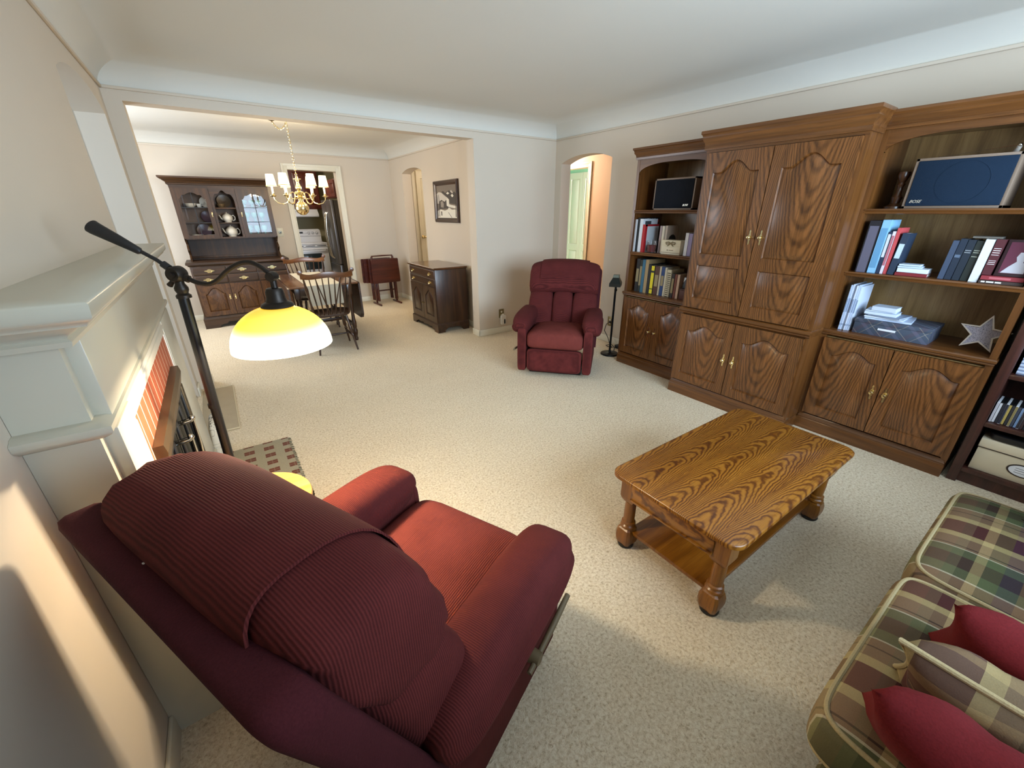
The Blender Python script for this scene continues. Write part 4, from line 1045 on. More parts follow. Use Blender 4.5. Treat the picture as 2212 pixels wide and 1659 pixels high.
book('blue black volume, third of the dark leaning volumes', ORt, 0.522, Z1_, 0.032, 0.222, 0.15, '16222f', 0.055, 2, 'b9b4a8', g, [(0.68, 0.70), (0.73, 0.75)], '8a9096')
book('green black volume with grey bands next to the white book', ORt, 0.556, Z1_, 0.032, 0.218, 0.15, '1a211d', 0.055, 2, 'b9b4a8', g, [(0.60, 0.62), (0.70, 0.72), (0.75, 0.77)], '8a8d80')
g = 'books at the right of the middle shelf'
book('plain white book left of the maroon gilt volume', ORt, 0.592, Z1_, 0.036, 0.228, 0.15, 'd3d8de', 0.045, 1, 'dcdcdc', g)
mv = book('maroon volume with white lettering panel on its spine', ORt, 0.632, Z1_+0.044, 0.036, 0.185, 0.15, '4d1a22', 0.045, 1, 'b9b4a8', g, [(0.56, 0.575), (0.62, 0.64), (0.68, 0.70), (0.74, 0.755), (0.30, 0.315), (0.35, 0.365), (0.40, 0.412)], 'd8cfcf')
lb = flat_book('grey flat book lying across the dark volumes', ORt, 0.535, Z1_+0.2285, 0.115, 0.012, 0.10, '6d675e', 0.09, 0.0, '8e8a84', group=g)
flat_book('dark flat book with white words at the bottom, right bookcase', ORt, 0.634, Z1_, 0.165, 0.018, 0.14, '3b2d28', 0.035, 0.0, '6c6258', group=g, band=('dcd9d4', [(0.06, 0.15), (0.18, 0.35), (0.38, 0.52)]))
flat_book('red flat book above the dark lettered one', ORt, 0.636, Z1_+0.0185, 0.160, 0.024, 0.135, '8a2c35', 0.038, 0.0, 'b7a99c', group=g, band=('b96068', [(0.2, 0.7)]))
pf = thing('photo_frame', 'dark maroon framed photo of white figure at right end of shelf', 'photo frame', UL(ORt, 0.676, 0.05, Z1_+0.0435), 0, None, (math.radians(-10), 0, HP))
m = M(); m.box((0, 0, 0), (0.118, 0.012, 0.19), 0.003); obj('frame', m, solid('2d1418'), pf)
m = M(); m.box((0.014, -0.001, 0.016), (0.106, 0.001, 0.176)); m.mi = 0; pr_ = obj('print', m, solid('5b2036'), pf)
m = M(); m.prism([(0.02, 0.018), (0.104, 0.018), (0.104, 0.06), (0.085, 0.075), (0.09, 0.10), (0.082, 0.125), (0.062, 0.125), (0.055, 0.10), (0.062, 0.078), (0.04, 0.05)], 'y', -0.002, -0.0005); obj('pale_figure', m, solid('b9b6bd'), pr_)
# counter of the right bookcase
g = 'magazines in the right bookcase'
for i in range(6):
    x = 0.070+i*0.0105
    book('white magazine, %s from the left end of the right bookcase counter' % ['first', 'second', 'third', 'fourth', 'fifth', 'sixth'][i], ORt, x, ZC_, 0.0095, 0.305+0.006*math.sin(i*2.1), 0.22, ['b3c3da', 'c6d2e4', 'aebfd8', 'ccd6e6', 'b9c8de', 'c9d4e6'][i], 0.045+0.004*(i % 3), 0, 'd8e2ee', g, [(0.1, 0.14), (0.4, 0.7)], '8393ad', name='magazine')
def tartan():
    n = N('blue_grey_tartan_paper'); tc = n.obj(); sp = n.n('ShaderNodeSeparateXYZ'); n.l(tc, sp.inputs[0])
    a = n.math('ADD', sp.outputs[0], sp.outputs[2]); b = n.math('SUBTRACT', sp.outputs[0], sp.outputs[2])
    a = n.math('ADD', a, sp.outputs[1]); b = n.math('ADD', b, sp.outputs[1])
    A = n.math('FRACT', n.math('DIVIDE', n.math('ADD', a, 5.0), 0.13)); B = n.math('FRACT', n.math('DIVIDE', n.math('ADD', b, 5.0), 0.13))
    s1 = n.ramp(A, [(0.0, lin('39404f')), (0.3, lin('55566a')), (0.5, lin('39404f')), (0.72, lin('8b8276')), (0.76, lin('39404f'))], 'CONSTANT')
    s2 = n.ramp(B, [(0.0, lin('3a4656')), (0.35, lin('4a3f4c')), (0.6, lin('3a4656')), (0.8, lin('847c72')), (0.84, lin('3a4656'))], 'CONSTANT')
    n.set(Base_Color=n.mix(0.5, s1, s2), Roughness=0.7); return n.m
MAT['tartan'] = tartan()
tb = thing('storage_box', 'blue grey tartan storage box under white papers, right bookcase', 'box', UL(ORt, 0.150, 0.035, ZC_), HP)
m = M(); m.box((0.003, 0.003, 0), (0.387, 0.277, 0.078), 0.002); obj('box_body', m, MAT['tartan'], tb)
m = M(); m.box((0, 0, 0.074), (0.39, 0.28, 0.10), 0.002); obj('lid', m, MAT['tartan'], tb)
m = M(); m.box((0.135, -0.002, 0.042), (0.225, 0.003, 0.054)); obj('label_holder', m, MAT['paper'], tb)
g = 'papers stacked on the tartan box'
zt = ZC_+0.1005
for lab, x, w, h, d, y, yw, col in (
    ('wide white folder at the bottom on tartan box', 0.195, 0.235, 0.012, 0.22, 0.045, 0.10, 'bccbe2'),
    ('second white folder of papers on tartan box', 0.190, 0.20, 0.010, 0.20, 0.045, 0.04, 'd0dbea'),
    ('grey blue booklet in the middle of papers on tartan box', 0.205, 0.17, 0.008, 0.19, 0.05, -0.12, '8795ad'),
    ('white envelope stack upper part on tartan box', 0.185, 0.165, 0.020, 0.13, 0.045, 0.03, 'c6d3e6'),
    ('thin white booklet beneath the top book', 0.187, 0.155, 0.007, 0.13, 0.048, 0.10, 'd4dfee'),
    ('small white thick book on top of papers', 0.215, 0.125, 0.028, 0.11, 0.05, -0.02, 'c3cfe0')):
    flat_book(lab, ORt, x, zt, w, h, d, col, y, yw, 'dbe5f2', 'papers', 'booklet', g); zt += h+0.0006
sr = thing('star_ornament', 'silver beaded five pointed star leaning on right bookcase counter', 'ornament', UL(ORt, 0.728, 0.09, ZC_+0.014), 0, None, (math.radians(-14), math.radians(4), HP))
def star(r0, r1, k=0): return [((r0 if i % 2 == 0 else r1)*math.sin(2*PI*i/10), 0.095+(r0 if i % 2 == 0 else r1)*math.cos(2*PI*i/10)) for i in range(10)]
def starbead():
    n = N('silver_beaded_fill'); tc = n.obj(); v = n.n('ShaderNodeTexVoronoi'); n.l(tc, v.inputs['Vector']); v.inputs['Scale'].default_value = 320
    n.set(Base_Color=n.mix(v.outputs['Distance'], lin('a49aa0'), lin('4c464c')), Roughness=0.4, Metallic=0.3); n.bump(v.outputs['Distance'], 0.6, 0.002); return n.m
m = M(); m.prism(star(0.098, 0.042), 'y', -0.003, 0.018); obj('star_fill', m, starbead(), sr)
m = M(); O_, I_ = star(0.112, 0.050), star(0.095, 0.041)
m.rings([[(x, 0.02, z) for x, z in O_], [(x, -0.010, z) for x, z in O_], [(x, -0.010, z) for x, z in I_], [(x, 0.02, z) for x, z in I_]], True, False, False); obj('star_rim', m, plain('pewter_rim', 'a89c90', 0.4, 0.5), sr)
# ------------------------------------------------------------------ cherry media shelf right of the wall unit
cs = thing('media_shelf', 'dark cherry open shelf right of the oak wall unit', 'shelf', (3.45, 0.17, 0), HP)
CW = 0.78
m = M(); m.box((0, 0, 0), (0.045, 0.43, 1.45), 0.003); m.box((CW-0.045, 0, 0), (CW, 0.43, 1.45), 0.003); m.box((0.02, 0.418, 0.0), (CW-0.02, 0.43, 1.45)); m.box((0.04, 0.03, 0), (CW-0.04, 0.05, 0.085)); obj('carcass', m, MAT['cherry'], cs)
for z in (0.105, 0.415, 0.715, 1.05, 1.45):
    m = M(); m.box((0.04, 0.004, z-0.028), (CW-0.04, 0.42, z), 0.003); obj('shelf', m, MAT['cherry'], cs)
def CL(x, y, z): return (3.45+y, 0.17-x, z)
cols = ['c8c4c8', 'd5d5d8', '23242c', '1d2030', 'b09a52', '2b2a2c', '8a7a4a', '3a3f4c', '6f86a6', '2a2326', '3b2a2a', '272528', '4a3733', '262428', '3d2f36', '2a2a30', '31282b', '23252e', '46323a', '2b272a', '3a3338', '232323']
nm = ['first', 'second', 'third', 'fourth', 'fifth', 'sixth', 'seventh', 'eighth', 'ninth', 'tenth', 'eleventh', 'twelfth', 'thirteenth', 'fourteenth', 'fifteenth', 'sixteenth', 'seventeenth', 'eighteenth', 'nineteenth', 'twentieth', 'twenty-first', 'twenty-second']
for i, c in enumerate(cols):
    t = thing('disc_case', 'slim disc case in the cherry shelf row, %s from its left end' % nm[i], 'disc case', CL(0.050+i*0.0118, 0.035, 0.4155), HP, 'disc cases on the cherry shelf')
    m = M(); m.box((0, 0.001, 0), (0.0104, 0.142, 0.125), 0.0008, 1); obj('case', m, MAT['blackp'] if i % 3 else MAT['paper'], t)
    m = M(); m.box((0.0005, 0, 0.003), (0.0099, 0.002, 0.122)); obj('spine_card', m, solid(c), t, flat=True)
wl = thing('wire_basket', 'pale louvred white basket on the upper cherry shelf', 'basket', CL(0.06, 0.03, 0.7155), HP)
m = M(); m.box((0, 0.004, 0), (0.42, 0.30, 0.27), 0.003)
obj('basket_body', m, solid('8fa0c0'), wl)
for i in range(13):
    m = M(); m.box((0, 0, 0.008+i*0.020), (0.42, 0.008, 0.020+i*0.020), 0.002); obj('louvre', m, solid('ccd8ee'), wl)
sb = thing('storage_box', 'cream lidded file box with oval white label in bottom of cherry shelf', 'box', CL(0.060, 0.03, 0.1055), HP)
m = M(); m.box((0.003, 0.003, 0), (0.327, 0.36, 0.17), 0.002); obj('box_body', m, solid('c9bda2'), sb)
m = M(); m.box((0, 0, 0.150), (0.33, 0.363, 0.205), 0.003); obj('lid', m, solid('d2c6ab'), sb)
m = M(); m.box((0, -0.001, 0.146), (0.33, 0.362, 0.151)); m.lathe([(0.0, 0), (0.062, 0), (0.062, -0.002), (0.0, -0.002)], (0.20, 0.003, 0.075), 32, 'y', 1.0, 0.62); obj('dark_edging', m, solid('2c1f18'), sb)
m = M(); m.lathe([(0.0, 0), (0.054, 0), (0.054, -0.0035), (0.0, -0.0035)], (0.20, 0.003, 0.075), 32, 'y', 1.0, 0.58); lo = obj('oval_label', m, MAT['paper'], sb)
m = M()
for k in range(3): m.box((0.170+0.0, -0.0012, 0.060+k*0.013), (0.23, -0.0002, 0.0625+k*0.013))
obj('ruled_lines', m, solid('6a6a70'), lo)
bb = thing('black_tray', 'black curved tray lying on cream file box', 'tray', CL(0.075, 0.03, 0.3105), HP)
m = M(); m.sbox((0.14, 0.13, 0.022), (0.27, 0.26, 0.04), 0.3, 28, 12); obj('tray_body', m, MAT['blackp'], bb)

# ------------------------------------------------------------------ small black floor lamp behind the far recliner
sl = thing('floor_lamp', 'short unlit black floor lamp with angular shade beside left bookcase', 'floor lamp', (3.54, 3.06, 0), math.radians(215))
m = M(); m.lathe([(0.0, 0), (0.10, 0), (0.105, 0.008), (0.098, 0.018), (0.03, 0.022), (0.016, 0.03), (0.012, 0.05)], (0, 0, 0), 28); obj('base', m, MAT['black'], sl)
m = M(); m.tube([(0, 0, 0.03), (0, 0, 0.84)], 0.012, 14); obj('pole', m, MAT['black'], sl)
m = M(); m.rings([[(0.05+a*0.075, b*0.060, 0.80) for a, b in ((-1, -1), (1, -1), (1, 1), (-1, 1))], [(0.05+a*0.075, b*0.060, 0.835) for a, b in ((-1, -1), (1, -1), (1, 1), (-1, 1))], [(0.04+a*0.038, b*0.030, 0.895) for a, b in ((-1, -1), (1, -1), (1, 1), (-1, 1))]]); obj('shade', m, plain('dark_green_black_enamel', '1d211e', 0.35, 0.3), sl)
m = M(); m.rings([[(0.04+a*0.040, b*0.032, 0.892) for a, b in ((-1, -1), (1, -1), (1, 1), (-1, 1))], [(0.035+a*0.036, b*0.030, 0.918) for a, b in ((-1, -1), (1, -1), (1, 1), (-1, 1))]]); obj('shade_top', m, plain('grey_green_lamp_top', '6e7468', 0.4, 0.3), sl)
m = M(); m.sphere((-0.022, 0.0, 0.745), 0.018, 14); obj('dimmer_knob', m, plain('aged_brass_knob', '6e5c34', 0.35, 0.8), sl)
m = M(); m.tube([(XR-0.012, 3.40, 0.26), (XR-0.06, 3.41, 0.245), (XR-0.10, 3.40, 0.17), (XR-0.09, 3.34, 0.09), (XR-0.12, 3.27, 0.012), (XR-0.16, 3.20, 0.010), (XR-0.20, 3.24, 0.02), (XR-0.16, 3.30, 0.012), (XR-0.10, 3.26, 0.02), (XR-0.14, 3.18, 0.012), (3.66, 3.10, 0.010)], 0.0045, 8)
m.box((XR-0.02, 3.385, 0.25), (XR-0.006, 3.415, 0.275), 0.003)
_o = obj('power_cord', m, MAT['blackp'], sl); _o.matrix_parent_inverse = (Matrix.Translation((3.54, 3.06, 0)) @ Matrix.Rotation(math.radians(215), 4, 'Z')).inverted()
pst = thing('power_strip', 'black power strip lying by the wall behind short lamp', 'power strip', (3.80, 3.06, 0.0))
m = M(); m.box((-0.03, -0.13, 0.0), (0.03, 0.13, 0.04), 0.006); obj('strip_body', m, MAT['blackp'], pst)
def plate(name, label, loc, rz, w, h, col, kind):
    t = thing(name, label, 'wall plate', loc, rz)
    m = M(); m.box((-w/2, -0.006, -h/2), (w/2, 0, h/2), 0.002); obj('cover_plate', m, plain(name+'_plate_'+col, col, 0.35, 0.6 if kind == 'brass' else 0.0), t)
    if kind == 'dial':
        m = M(); m.lathe([(0.0, 0), (0.024, 0), (0.024, -0.004), (0.019, -0.012), (0.0, -0.013)], (0, -0.006, 0.0), 24, 'y'); d = obj('dial_ring', m, plain('pewter_dial', '77705f', 0.3, 0.7), t)
        m = M(); m.lathe([(0.0, 0), (0.011, 0), (0.011, -0.010), (0.0, -0.011)], (0, -0.016, 0.0), 18, 'y'); obj('dial_centre', m, plain('dark_dial_centre', '2a2823', 0.4), d)
    else:
        m = M(); m.lathe([(0.0, 0), (0.014, 0), (0.014, -0.003), (0.0, -0.003)], (0, -0.006, 0.022), 18, 'y'); m.lathe([(0.0, 0), (0.014, 0), (0.014, -0.003), (0.0, -0.003)], (0, -0.006, -0.022), 18, 'y'); obj('socket', m, plain('ivory_socket', 'd9cfb8', 0.4), t)
    return t
plate('outlet_plate', 'bronze outlet plate low on the back wall left of the far recliner', (3.018, YB, 0.27), 0, 0.078, 0.118, '8a7a52', 'brass')
plate('outlet_plate', 'bronze outlet plate on the right wall behind the short black lamp', (XR, 3.405, 0.27), HP, 0.078, 0.118, '8a7a52', 'brass')
plate('dial_plate', 'cream wall plate with round dial between hutch and kitchen door', (0.93, YD, 1.25), 0, 0.085, 0.13, 'ddd6bd', 'dial')
af = thing('plug_in_freshener', 'white plug-in air freshener with black oval below outlet plate', 'air freshener', (3.028, YB-0.012, 0.185))
m = M(); m.sbox((0, -0.02, 0), (0.082, 0.04, 0.13), 0.35, 24, 16); obj('housing', m, plain('white_plastic', 'dcd8cf', 0.35), af)
m = M(); m.sbox((0.012, -0.040, -0.02), (0.024, 0.008, 0.07), 0.8, 18, 12); obj('window', m, MAT['blackp'], af)
m = M(); m.lathe([(0.004, 0.0), (0.012, 0.004), (0.012, 0.02), (0.0, 0.024)], (-0.002, -0.02, 0.062), 14); obj('cap', m, plain('white_plastic_cap', 'e4e0d6', 0.35), af)

# ------------------------------------------------------------------ china hutch
FYH = 7.185
hu = thing('china_hutch', 'brown two part china hutch with glass doors in the dining room', 'china hutch', (-0.34, FYH, 0))
HW, HD = 1.19, 0.50     # base case
m = M()
# scroll bracket base
pts = [(-0.02, 0.0), (0.16, 0.0), (0.165, 0.03), (0.20, 0.045), (0.25, 0.05), (0.27, 0.075), (HW-0.27, 0.075), (HW-0.25, 0.05), (HW-0.20, 0.045), (HW-0.165, 0.03), (HW-0.16, 0.0), (HW+0.02, 0.0), (HW+0.02, 0.12), (-0.02, 0.12)]
m.prism(pts, 'y', -0.02, 0.005)
for x in (-0.02, HW-0.005): m.box((x, 0.0, 0), (x+0.025, 0.12, 0.12)); m.box((x, HD-0.12, 0), (x+0.025, HD, 0.12)); m.box((x, 0.1, 0.07), (x+0.025, HD-0.1, 0.12))
mould(m, [(0.02, 0.115), (0.022, 0.13), (0.012, 0.145), (0.008, 0.16), (0.0, 0.168)], HW, HD); obj('bracket_base', m, MAT['hu_x'], hu)
m = M(); m.box((0, 0, 0.15), (HW, HD, 0.87), 0.003); obj('base_case', m, MAT['hu_z'], hu)
m = M(); mould(m, [(0.0, 0.862), (0.012, 0.868), (0.022, 0.884), (0.035, 0.888), (0.035, 0.912), (0.028, 0.918), (0.0, 0.918)], HW, HD-0.0); obj('counter_top', m, MAT['hu_x'], hu)
def bail(parent, x, z, y, s=1.0, mat='brass'):
    m = M(); pts = []
    for i in range(28):
        a = 2*PI*i/28; r = 1+0.22*math.cos(4*a)
        pts.append((x+0.050*s*math.cos(a)*r, z+0.020*s*math.sin(a)*r))
    m.prism(pts, 'y', y-0.003, y); obj('pull_plate', m, MAT[mat], parent)
    m = M(); m.tube([(x-0.03*s, y-0.004, z+0.003), (x-0.03*s, y-0.014, z-0.004), (x-0.02*s, y-0.02, z-0.020*s), (x+0.02*s, y-0.02, z-0.020*s), (x+0.03*s, y-0.014, z-0.004), (x+0.03*s, y-0.004, z+0.003)], 0.0035, 8); obj('bail', m, MAT[mat], parent)
def drawer(parent, x0, x1, z0, z1, pulls, mat, yf=-0.014):
    m = M()
    m.rings([[(x, y, z) for x, z in ((x0+d, z0+d), (x1-d, z0+d), (x1-d, z1-d), (x0+d, z1-d))] for y, d in ((0.0, 0.0), (yf*0.6, 0.0), (yf, 0.008), (yf, 0.014))])
    d = obj('drawer', m, mat, parent)
    for x in pulls: bail(d, x, (z0+z1)/2, yf)
for x0, x1, pp in ((0.02, 0.40, (0.21,)), (0.41, 0.78, (0.595,)), (0.79, HW-0.02, (0.98,))): drawer(hu, x0, x1, 0.745, 0.852, pp, MAT['hu_x'])
for x0, x1, pp in ((0.02, 0.40, (0.17,)), (0.41, 0.78, (0.595,)), (0.79, HW-0.02, (0.98,))): drawer(hu, x0, x1, 0.625, 0.735, pp, MAT['hu_x'])
for i in range(3):
    a = 0.02+i*0.3855; b = a+0.379
    m = M(); cell(m, a, b, 0.175, 0.612, 0.070, 0.06, 0.045, 0.085, 0.06, yf=-0.014, yb=0.0, ins=0.028)
    d = obj('door', m, MAT['hu_d'], hu); kx = (b-0.03) if i == 0 else a+0.03
    m = M(); m.lathe([(0.004, 0), (0.004, -0.012), (0.009, -0.018), (0.0, -0.026)], (kx, -0.014, 0.42), 12, 'y'); m.prism([(kx-0.008, 0.39), (kx+0.008, 0.39), (kx+0.01, 0.42), (kx+0.006, 0.46), (kx-0.006, 0.46), (kx-0.01, 0.42)], 'y', -0.0165, -0.014); obj('knob', m, MAT['brass'], d)
# open deck with scroll sides, then the upper case
UY, UX0, UX1 = 0.16, 0.03, HW-0.03
m = M(); m.box((UX0, HD-0.03, 0.918), (UX1, HD-0.01, 1.22)); m.box((UX0, HD-0.045, 0.93), (UX1, HD-0.03, 0.965), 0.004); obj('deck_back', m, MAT['hu_z'], hu)
for x in (UX0, UX1-0.022):
    m = M(); P = [(HD-0.01, 0.918), (UY-0.02, 0.918)]
    for i in range(25):
        z = 0.925+0.285*i/24; P.append((UY+0.045-0.045*math.cos(4*PI*i/24)+0.03*math.sin(PI*i/24), z))
    P += [(UY, 1.215), (HD-0.01, 1.215)]
    m.prism(P, 'x', x, x+0.022); obj('scroll_side', m, MAT['hu_z'], hu)
m = M(); m.box((UX0, UY, 1.205), (UX0+0.022, HD-0.01, 1.885)); m.box((UX1-0.022, UY, 1.205), (UX1, HD-0.01, 1.885)); m.box((UX0, UY, 1.205), (UX1, HD-0.01, 1.228)); m.box((UX0, UY, 1.865), (UX1, HD-0.01, 1.885))
c0, c1 = 0.455, 0.735
m.box((c0-0.012, UY, 1.22), (c0, HD-0.012, 1.88)); m.box((c1, UY, 1.22), (c1+0.012, HD-0.012, 1.88)); obj('upper_case', m, MAT['hu_z'], hu)
m = M(); m.box((UX0, HD-0.022, 1.21), (UX1, HD-0.01, 1.88)); obj('upper_back', m, plain('hutch_back_pinkish_brown', '8a6f5c', 0.6), hu)
m = M(); m.box((UX0-0.002, UY-0.004, 1.845), (UX1+0.002, UY+0.02, 1.89)); rs = []
for p, z in [(0.0, 1.885), (0.02, 1.89), (0.024, 1.905), (0.02, 1.91), (0.035, 1.93), (0.06, 1.945), (0.075, 1.962), (0.09, 1.966), (0.09, 1.985), (0.0, 1.987)]: rs.append([(UX0-p, UY-p, z), (UX1+p, UY-p, z), (UX1+p, HD-0.01, z), (UX0-p, HD-0.01, z)])
m.rings(rs); obj('crown_moulding', m, MAT['hu_x'], hu)
for z in (1.418, 1.61):
    m = M(); m.box((c0, UY+0.01, z-0.014), (c1, HD-0.02, z), 0.002); obj('shelf', m, MAT['hu_x'], hu)
    for a, b in ((UX0+0.02, c0-0.012), (c1+0.012, UX1-0.02)):
        m = M(); m.box((a, UY+0.05, z-0.010), (b, HD-0.02, z), 0.002); obj('shelf', m, MAT['hu_x'] , hu)
# scalloped face of the open middle bay
m = M(); P = [(c0-0.012, 1.88), (c0-0.012, 1.21), (c0+0.018, 1.21), (c0+0.018, 1.70)]
for i in range(1, 24):
    t = i/24; x = c0+0.018+(c1-c0-0.036)*t
    P.append((x, 1.70+0.115*math.sin(PI*t)**0.6+0.014*math.sin(5*PI*t)))
P += [(c1-0.018, 1.70), (c1-0.018, 1.21), (c1+0.012, 1.21), (c1+0.012, 1.88)]
m.prism(P, 'y', UY-0.006, UY+0.012); obj('scalloped_face', m, MAT['hu_x'], hu)
def glass_door(x0, x1, knobx):
    z0, z1 = 1.215, 1.850; t = 0.022
    a0, a1, b0 = x0+0.062, x1-0.052, z0+0.045
    P = [(a0, b0), (a1, b0), (a1, 1.715)]; O = [(x0, z0), (x1, z0), (x1, z1)]
    n = 20
    for i in range(1, n):
        k = i/n; x = a1+(a0-a1)*k; u = abs(2*k-1)
        zz = 1.715+(0.0 if u > 0.86 else (0.05 if u > 0.5 else 0.05+0.03*math.cos(u*PI)))*min(1, (0.86-u)/0.12 if u < 0.86 else 0)
        P.append((x, zz)); O.append((x1+(x0-x1)*k, z1))
    P.append((a0, 1.715)); O.append((x0, z1))
    m = M(); yf = UY-0.006-t*0.3
    m.rings([[(x, UY+0.012, z) for x, z in O], [(x, yf, z) for x, z in O], [(x, yf, z) for x, z in P], [(x, UY+0.012, z) for x, z in P]], True, False, False)
    m.rings([[(x, UY+0.012, z) for x, z in O], [(x, UY+0.012, z) for x, z in P]], True, False, False)
    d = obj('glass_door', m, MAT['hu_z'], hu)
    m = M(); m.box((a0-0.005, UY+0.001, b0-0.005), (a1+0.005, UY+0.004, 1.80)); obj('pane', m, MAT['glass'], d)
    m = M(); xm = (a0+a1)/2
    m.box((xm-0.0035, UY-0.004, b0), (xm+0.0035, UY+0.001, 1.80))
    for z in (1.42, 1.61): m.box((a0, UY-0.004, z-0.0035), (a1, UY+0.001, z+0.0035))
    obj('lead_bars', m, MAT['blackp'], d)
    m = M(); m.sphere((knobx, yf-0.012, 1.52), 0.009, 12); m.box((knobx-0.006, yf-0.003, 1.49), (knobx+0.006, yf, 1.55), 0.001); obj('knob', m, MAT['brass'], d)
glass_door(UX0+0.005, c0-0.014, c0-0.035)
glass_door(c1+0.014, UX1-0.005, c1+0.035)
def HLc(x, y, z): return (-0.34+x, FYH+y, z)
def teapot(label, x, z, r, hgt):
    t = thing('teapot', label, 'teapot', HLc(x, UY+0.13, z))
    m = M(); m.lathe([(0.0, 0.0), (r*0.62, 0.0), (r*0.92, hgt*0.16), (r, hgt*0.38), (r*0.9, hgt*0.62), (r*0.55, hgt*0.78), (r*0.3, hgt*0.82)], (0, 0, 0.008), 28); obj('body', m, MAT['porc'], t)
    m = M(); m.lathe([(r*0.52, hgt*0.78), (r*0.38, hgt*0.86), (r*0.08, hgt*0.90), (r*0.06, hgt*0.93), (r*0.13, hgt*0.98), (0.0, hgt)], (0, 0, 0.008), 22); obj('lid', m, MAT['porc'], t)
    m = M(); m.tube([(-r*0.85, 0, hgt*0.3), (-r*1.15, 0, hgt*0.42), (-r*1.3, 0, hgt*0.68), (-r*1.42, 0, hgt*0.76)], [0.014, 0.010, 0.007, 0.006]); obj('spout', m, MAT['porc'], t)
    m = M(); m.tube([(r*0.8, 0, hgt*0.66), (r*1.15, 0, hgt*0.74), (r*1.42, 0, hgt*0.55), (r*1.35, 0, hgt*0.28), (r*0.92, 0, hgt*0.16)], 0.0065, 10); obj('handle', m, MAT['porc'], t)
    m = M(); m.lathe([(0.0, 0.0), (r*0.7, 0.0), (r*0.62, 0.008), (0.0, 0.008)], (0, 0, 0), 24); obj('foot', m, MAT['porc'], t)
teapot('white teapot on the upper shelf of the open hutch bay', 0.59, 1.4185, 0.066, 0.125)
teapot('larger white teapot at the bottom of the open hutch bay', 0.60, 1.2285, 0.074, 0.145)
def plate_std(label, x, y, z, r, col, tilt=-14, cat='plate'):
    t = thing('plate', label, cat, HLc(x, y, z+r*0.98), 0, 'plates in the hutch', (math.radians(tilt), 0, 0))
    m = M(); m.lathe([(0.0, 0.0), (r*0.6, 0.0), (r*0.7, -0.006), (r, -0.014), (r, -0.018), (r*0.68, -0.010), (0.0, -0.005)], (0, 0, 0), 32, 'y'); obj('dish', m, col, t)
plate_std('dark purple plate standing on left shelf of the hutch', 0.36, 0.38, 1.4185, 0.075, solid('4a3340', 0.3))
plate_std('larger dark purple plate standing at bottom left of the hutch', 0.28, 0.36, 1.2285, 0.085, solid('45303c', 0.3))
plate_std('white oval plate at upper right behind the left glass door', 0.38, 0.37, 1.6105, 0.07, MAT['porc'])
plate_std('brown patterned plate on top shelf of the open hutch bay', 0.60, 0.40, 1.6105, 0.085, solid('5f4c38', 0.35))
def bowl(label, x, y, z, r, h, mat, name='bowl', cat='bowl'):
    t = thing(name, label, cat, HLc(x, y, z), 0)
    m = M(); m.lathe([(0.0, 0.0), (r*0.5, 0.0), (r*0.85, h*0.4), (r, h), (r*0.95, h), (r*0.78, h*0.42), (0.0, h*0.12)], (0, 0, 0), 24, cap=False); obj('vessel', m, mat, t)
bowl('white low dish at bottom behind the left glass door', 0.19, 0.27, 1.2285, 0.07, 0.035, MAT['porc'])
bowl('second white low dish at bottom behind the left glass door', 0.345, 0.25, 1.2285, 0.06, 0.03, MAT['porc'])
bowl('white bowl on the upper shelf behind the left glass door', 0.20, 0.33, 1.6105, 0.07, 0.055, MAT['porc'])
bowl('small white cup on upper shelf behind the left glass door', 0.30, 0.33, 1.6105, 0.035, 0.05, MAT['porc'], 'cup', 'cup')
bowl('brown bowl on the top shelf of open hutch bay', 0.55, 0.28, 1.6105, 0.05, 0.05, solid('6d5a40', 0.3))
teal = plain('pale_teal_glassware', '9fd0c2', 0.1); teal.node_tree.nodes['Principled BSDF'].inputs['Transmission Weight'].default_value = 0.35
teal2 = plain('clear_blue_green_glassware', '79b7a4', 0.1); teal2.node_tree.nodes['Principled BSDF'].inputs['Transmission Weight'].default_value = 0.3
def goblet(label, x, y, z, r, h, mat, g):
    t = thing('goblet', label, 'goblet', HLc(x, y, z), 0, g)
    m = M(); m.lathe([(0.0, 0), (r*0.8, 0), (r*0.75, 0.004), (0.006, 0.012), (0.005, h*0.42), (r*0.6, h*0.5), (r, h*0.72), (r*0.92, h), (r*0.86, h), (r*0.9, h*0.72), (0.0, h*0.5)], (0, 0, 0), 18, cap=False); obj('glass', m, mat, t)
pos = ['left front', 'middle front', 'right front', 'left back', 'middle back', 'right back']
for zi, (z, nmz, h, mt_) in enumerate(((1.2285, 'bottom', 0.14, teal), (1.4185, 'middle', 0.13, teal2), (1.6105, 'top', 0.10, teal))):
    for k in range(6):
        x = 0.83+(k % 3)*0.095+(0.02 if k > 2 else 0); y = 0.27 if k < 3 else 0.39
        goblet('pale teal glass goblet, %s of the %s shelf behind right hutch door' % (pos[k], nmz), x, y, z, 0.036, h, mt_, 'glassware behind the right hutch door')

# ------------------------------------------------------------------ dining table, runner, chairs
dt = thing('dining_table', 'dark brown drop leaf dining table under the chandelier', 'dining table', (0.97, 5.87, 0))
m = M(); m.box((-0.38, -0.62, 0.738), (0.38, 0.62, 0.76), 0.005, 3); obj('tabletop', m, wood('dining_table_top', 'y', 'x', '4a2a14', '6e4424', '855631', rough=0.22, coat=0.6), dt)
for s in (-1, 1):
    m = M()
    P = [(-0.60, 0.755), (0.60, 0.755), (0.62, 0.74), (0.62, 0.36), (0.58, 0.31), (0.52, 0.295), (-0.52, 0.295), (-0.58, 0.31), (-0.62, 0.36), (-0.62, 0.74)]
    m.prism(P, 'x', s*0.383, s*0.403); obj('drop_leaf', m, MAT['dk_y'], dt)
m = M(); m.box((-0.30, -0.50, 0.63), (0.30, 0.50, 0.74), 0.004); obj('apron', m, MAT['dk_x'], dt)
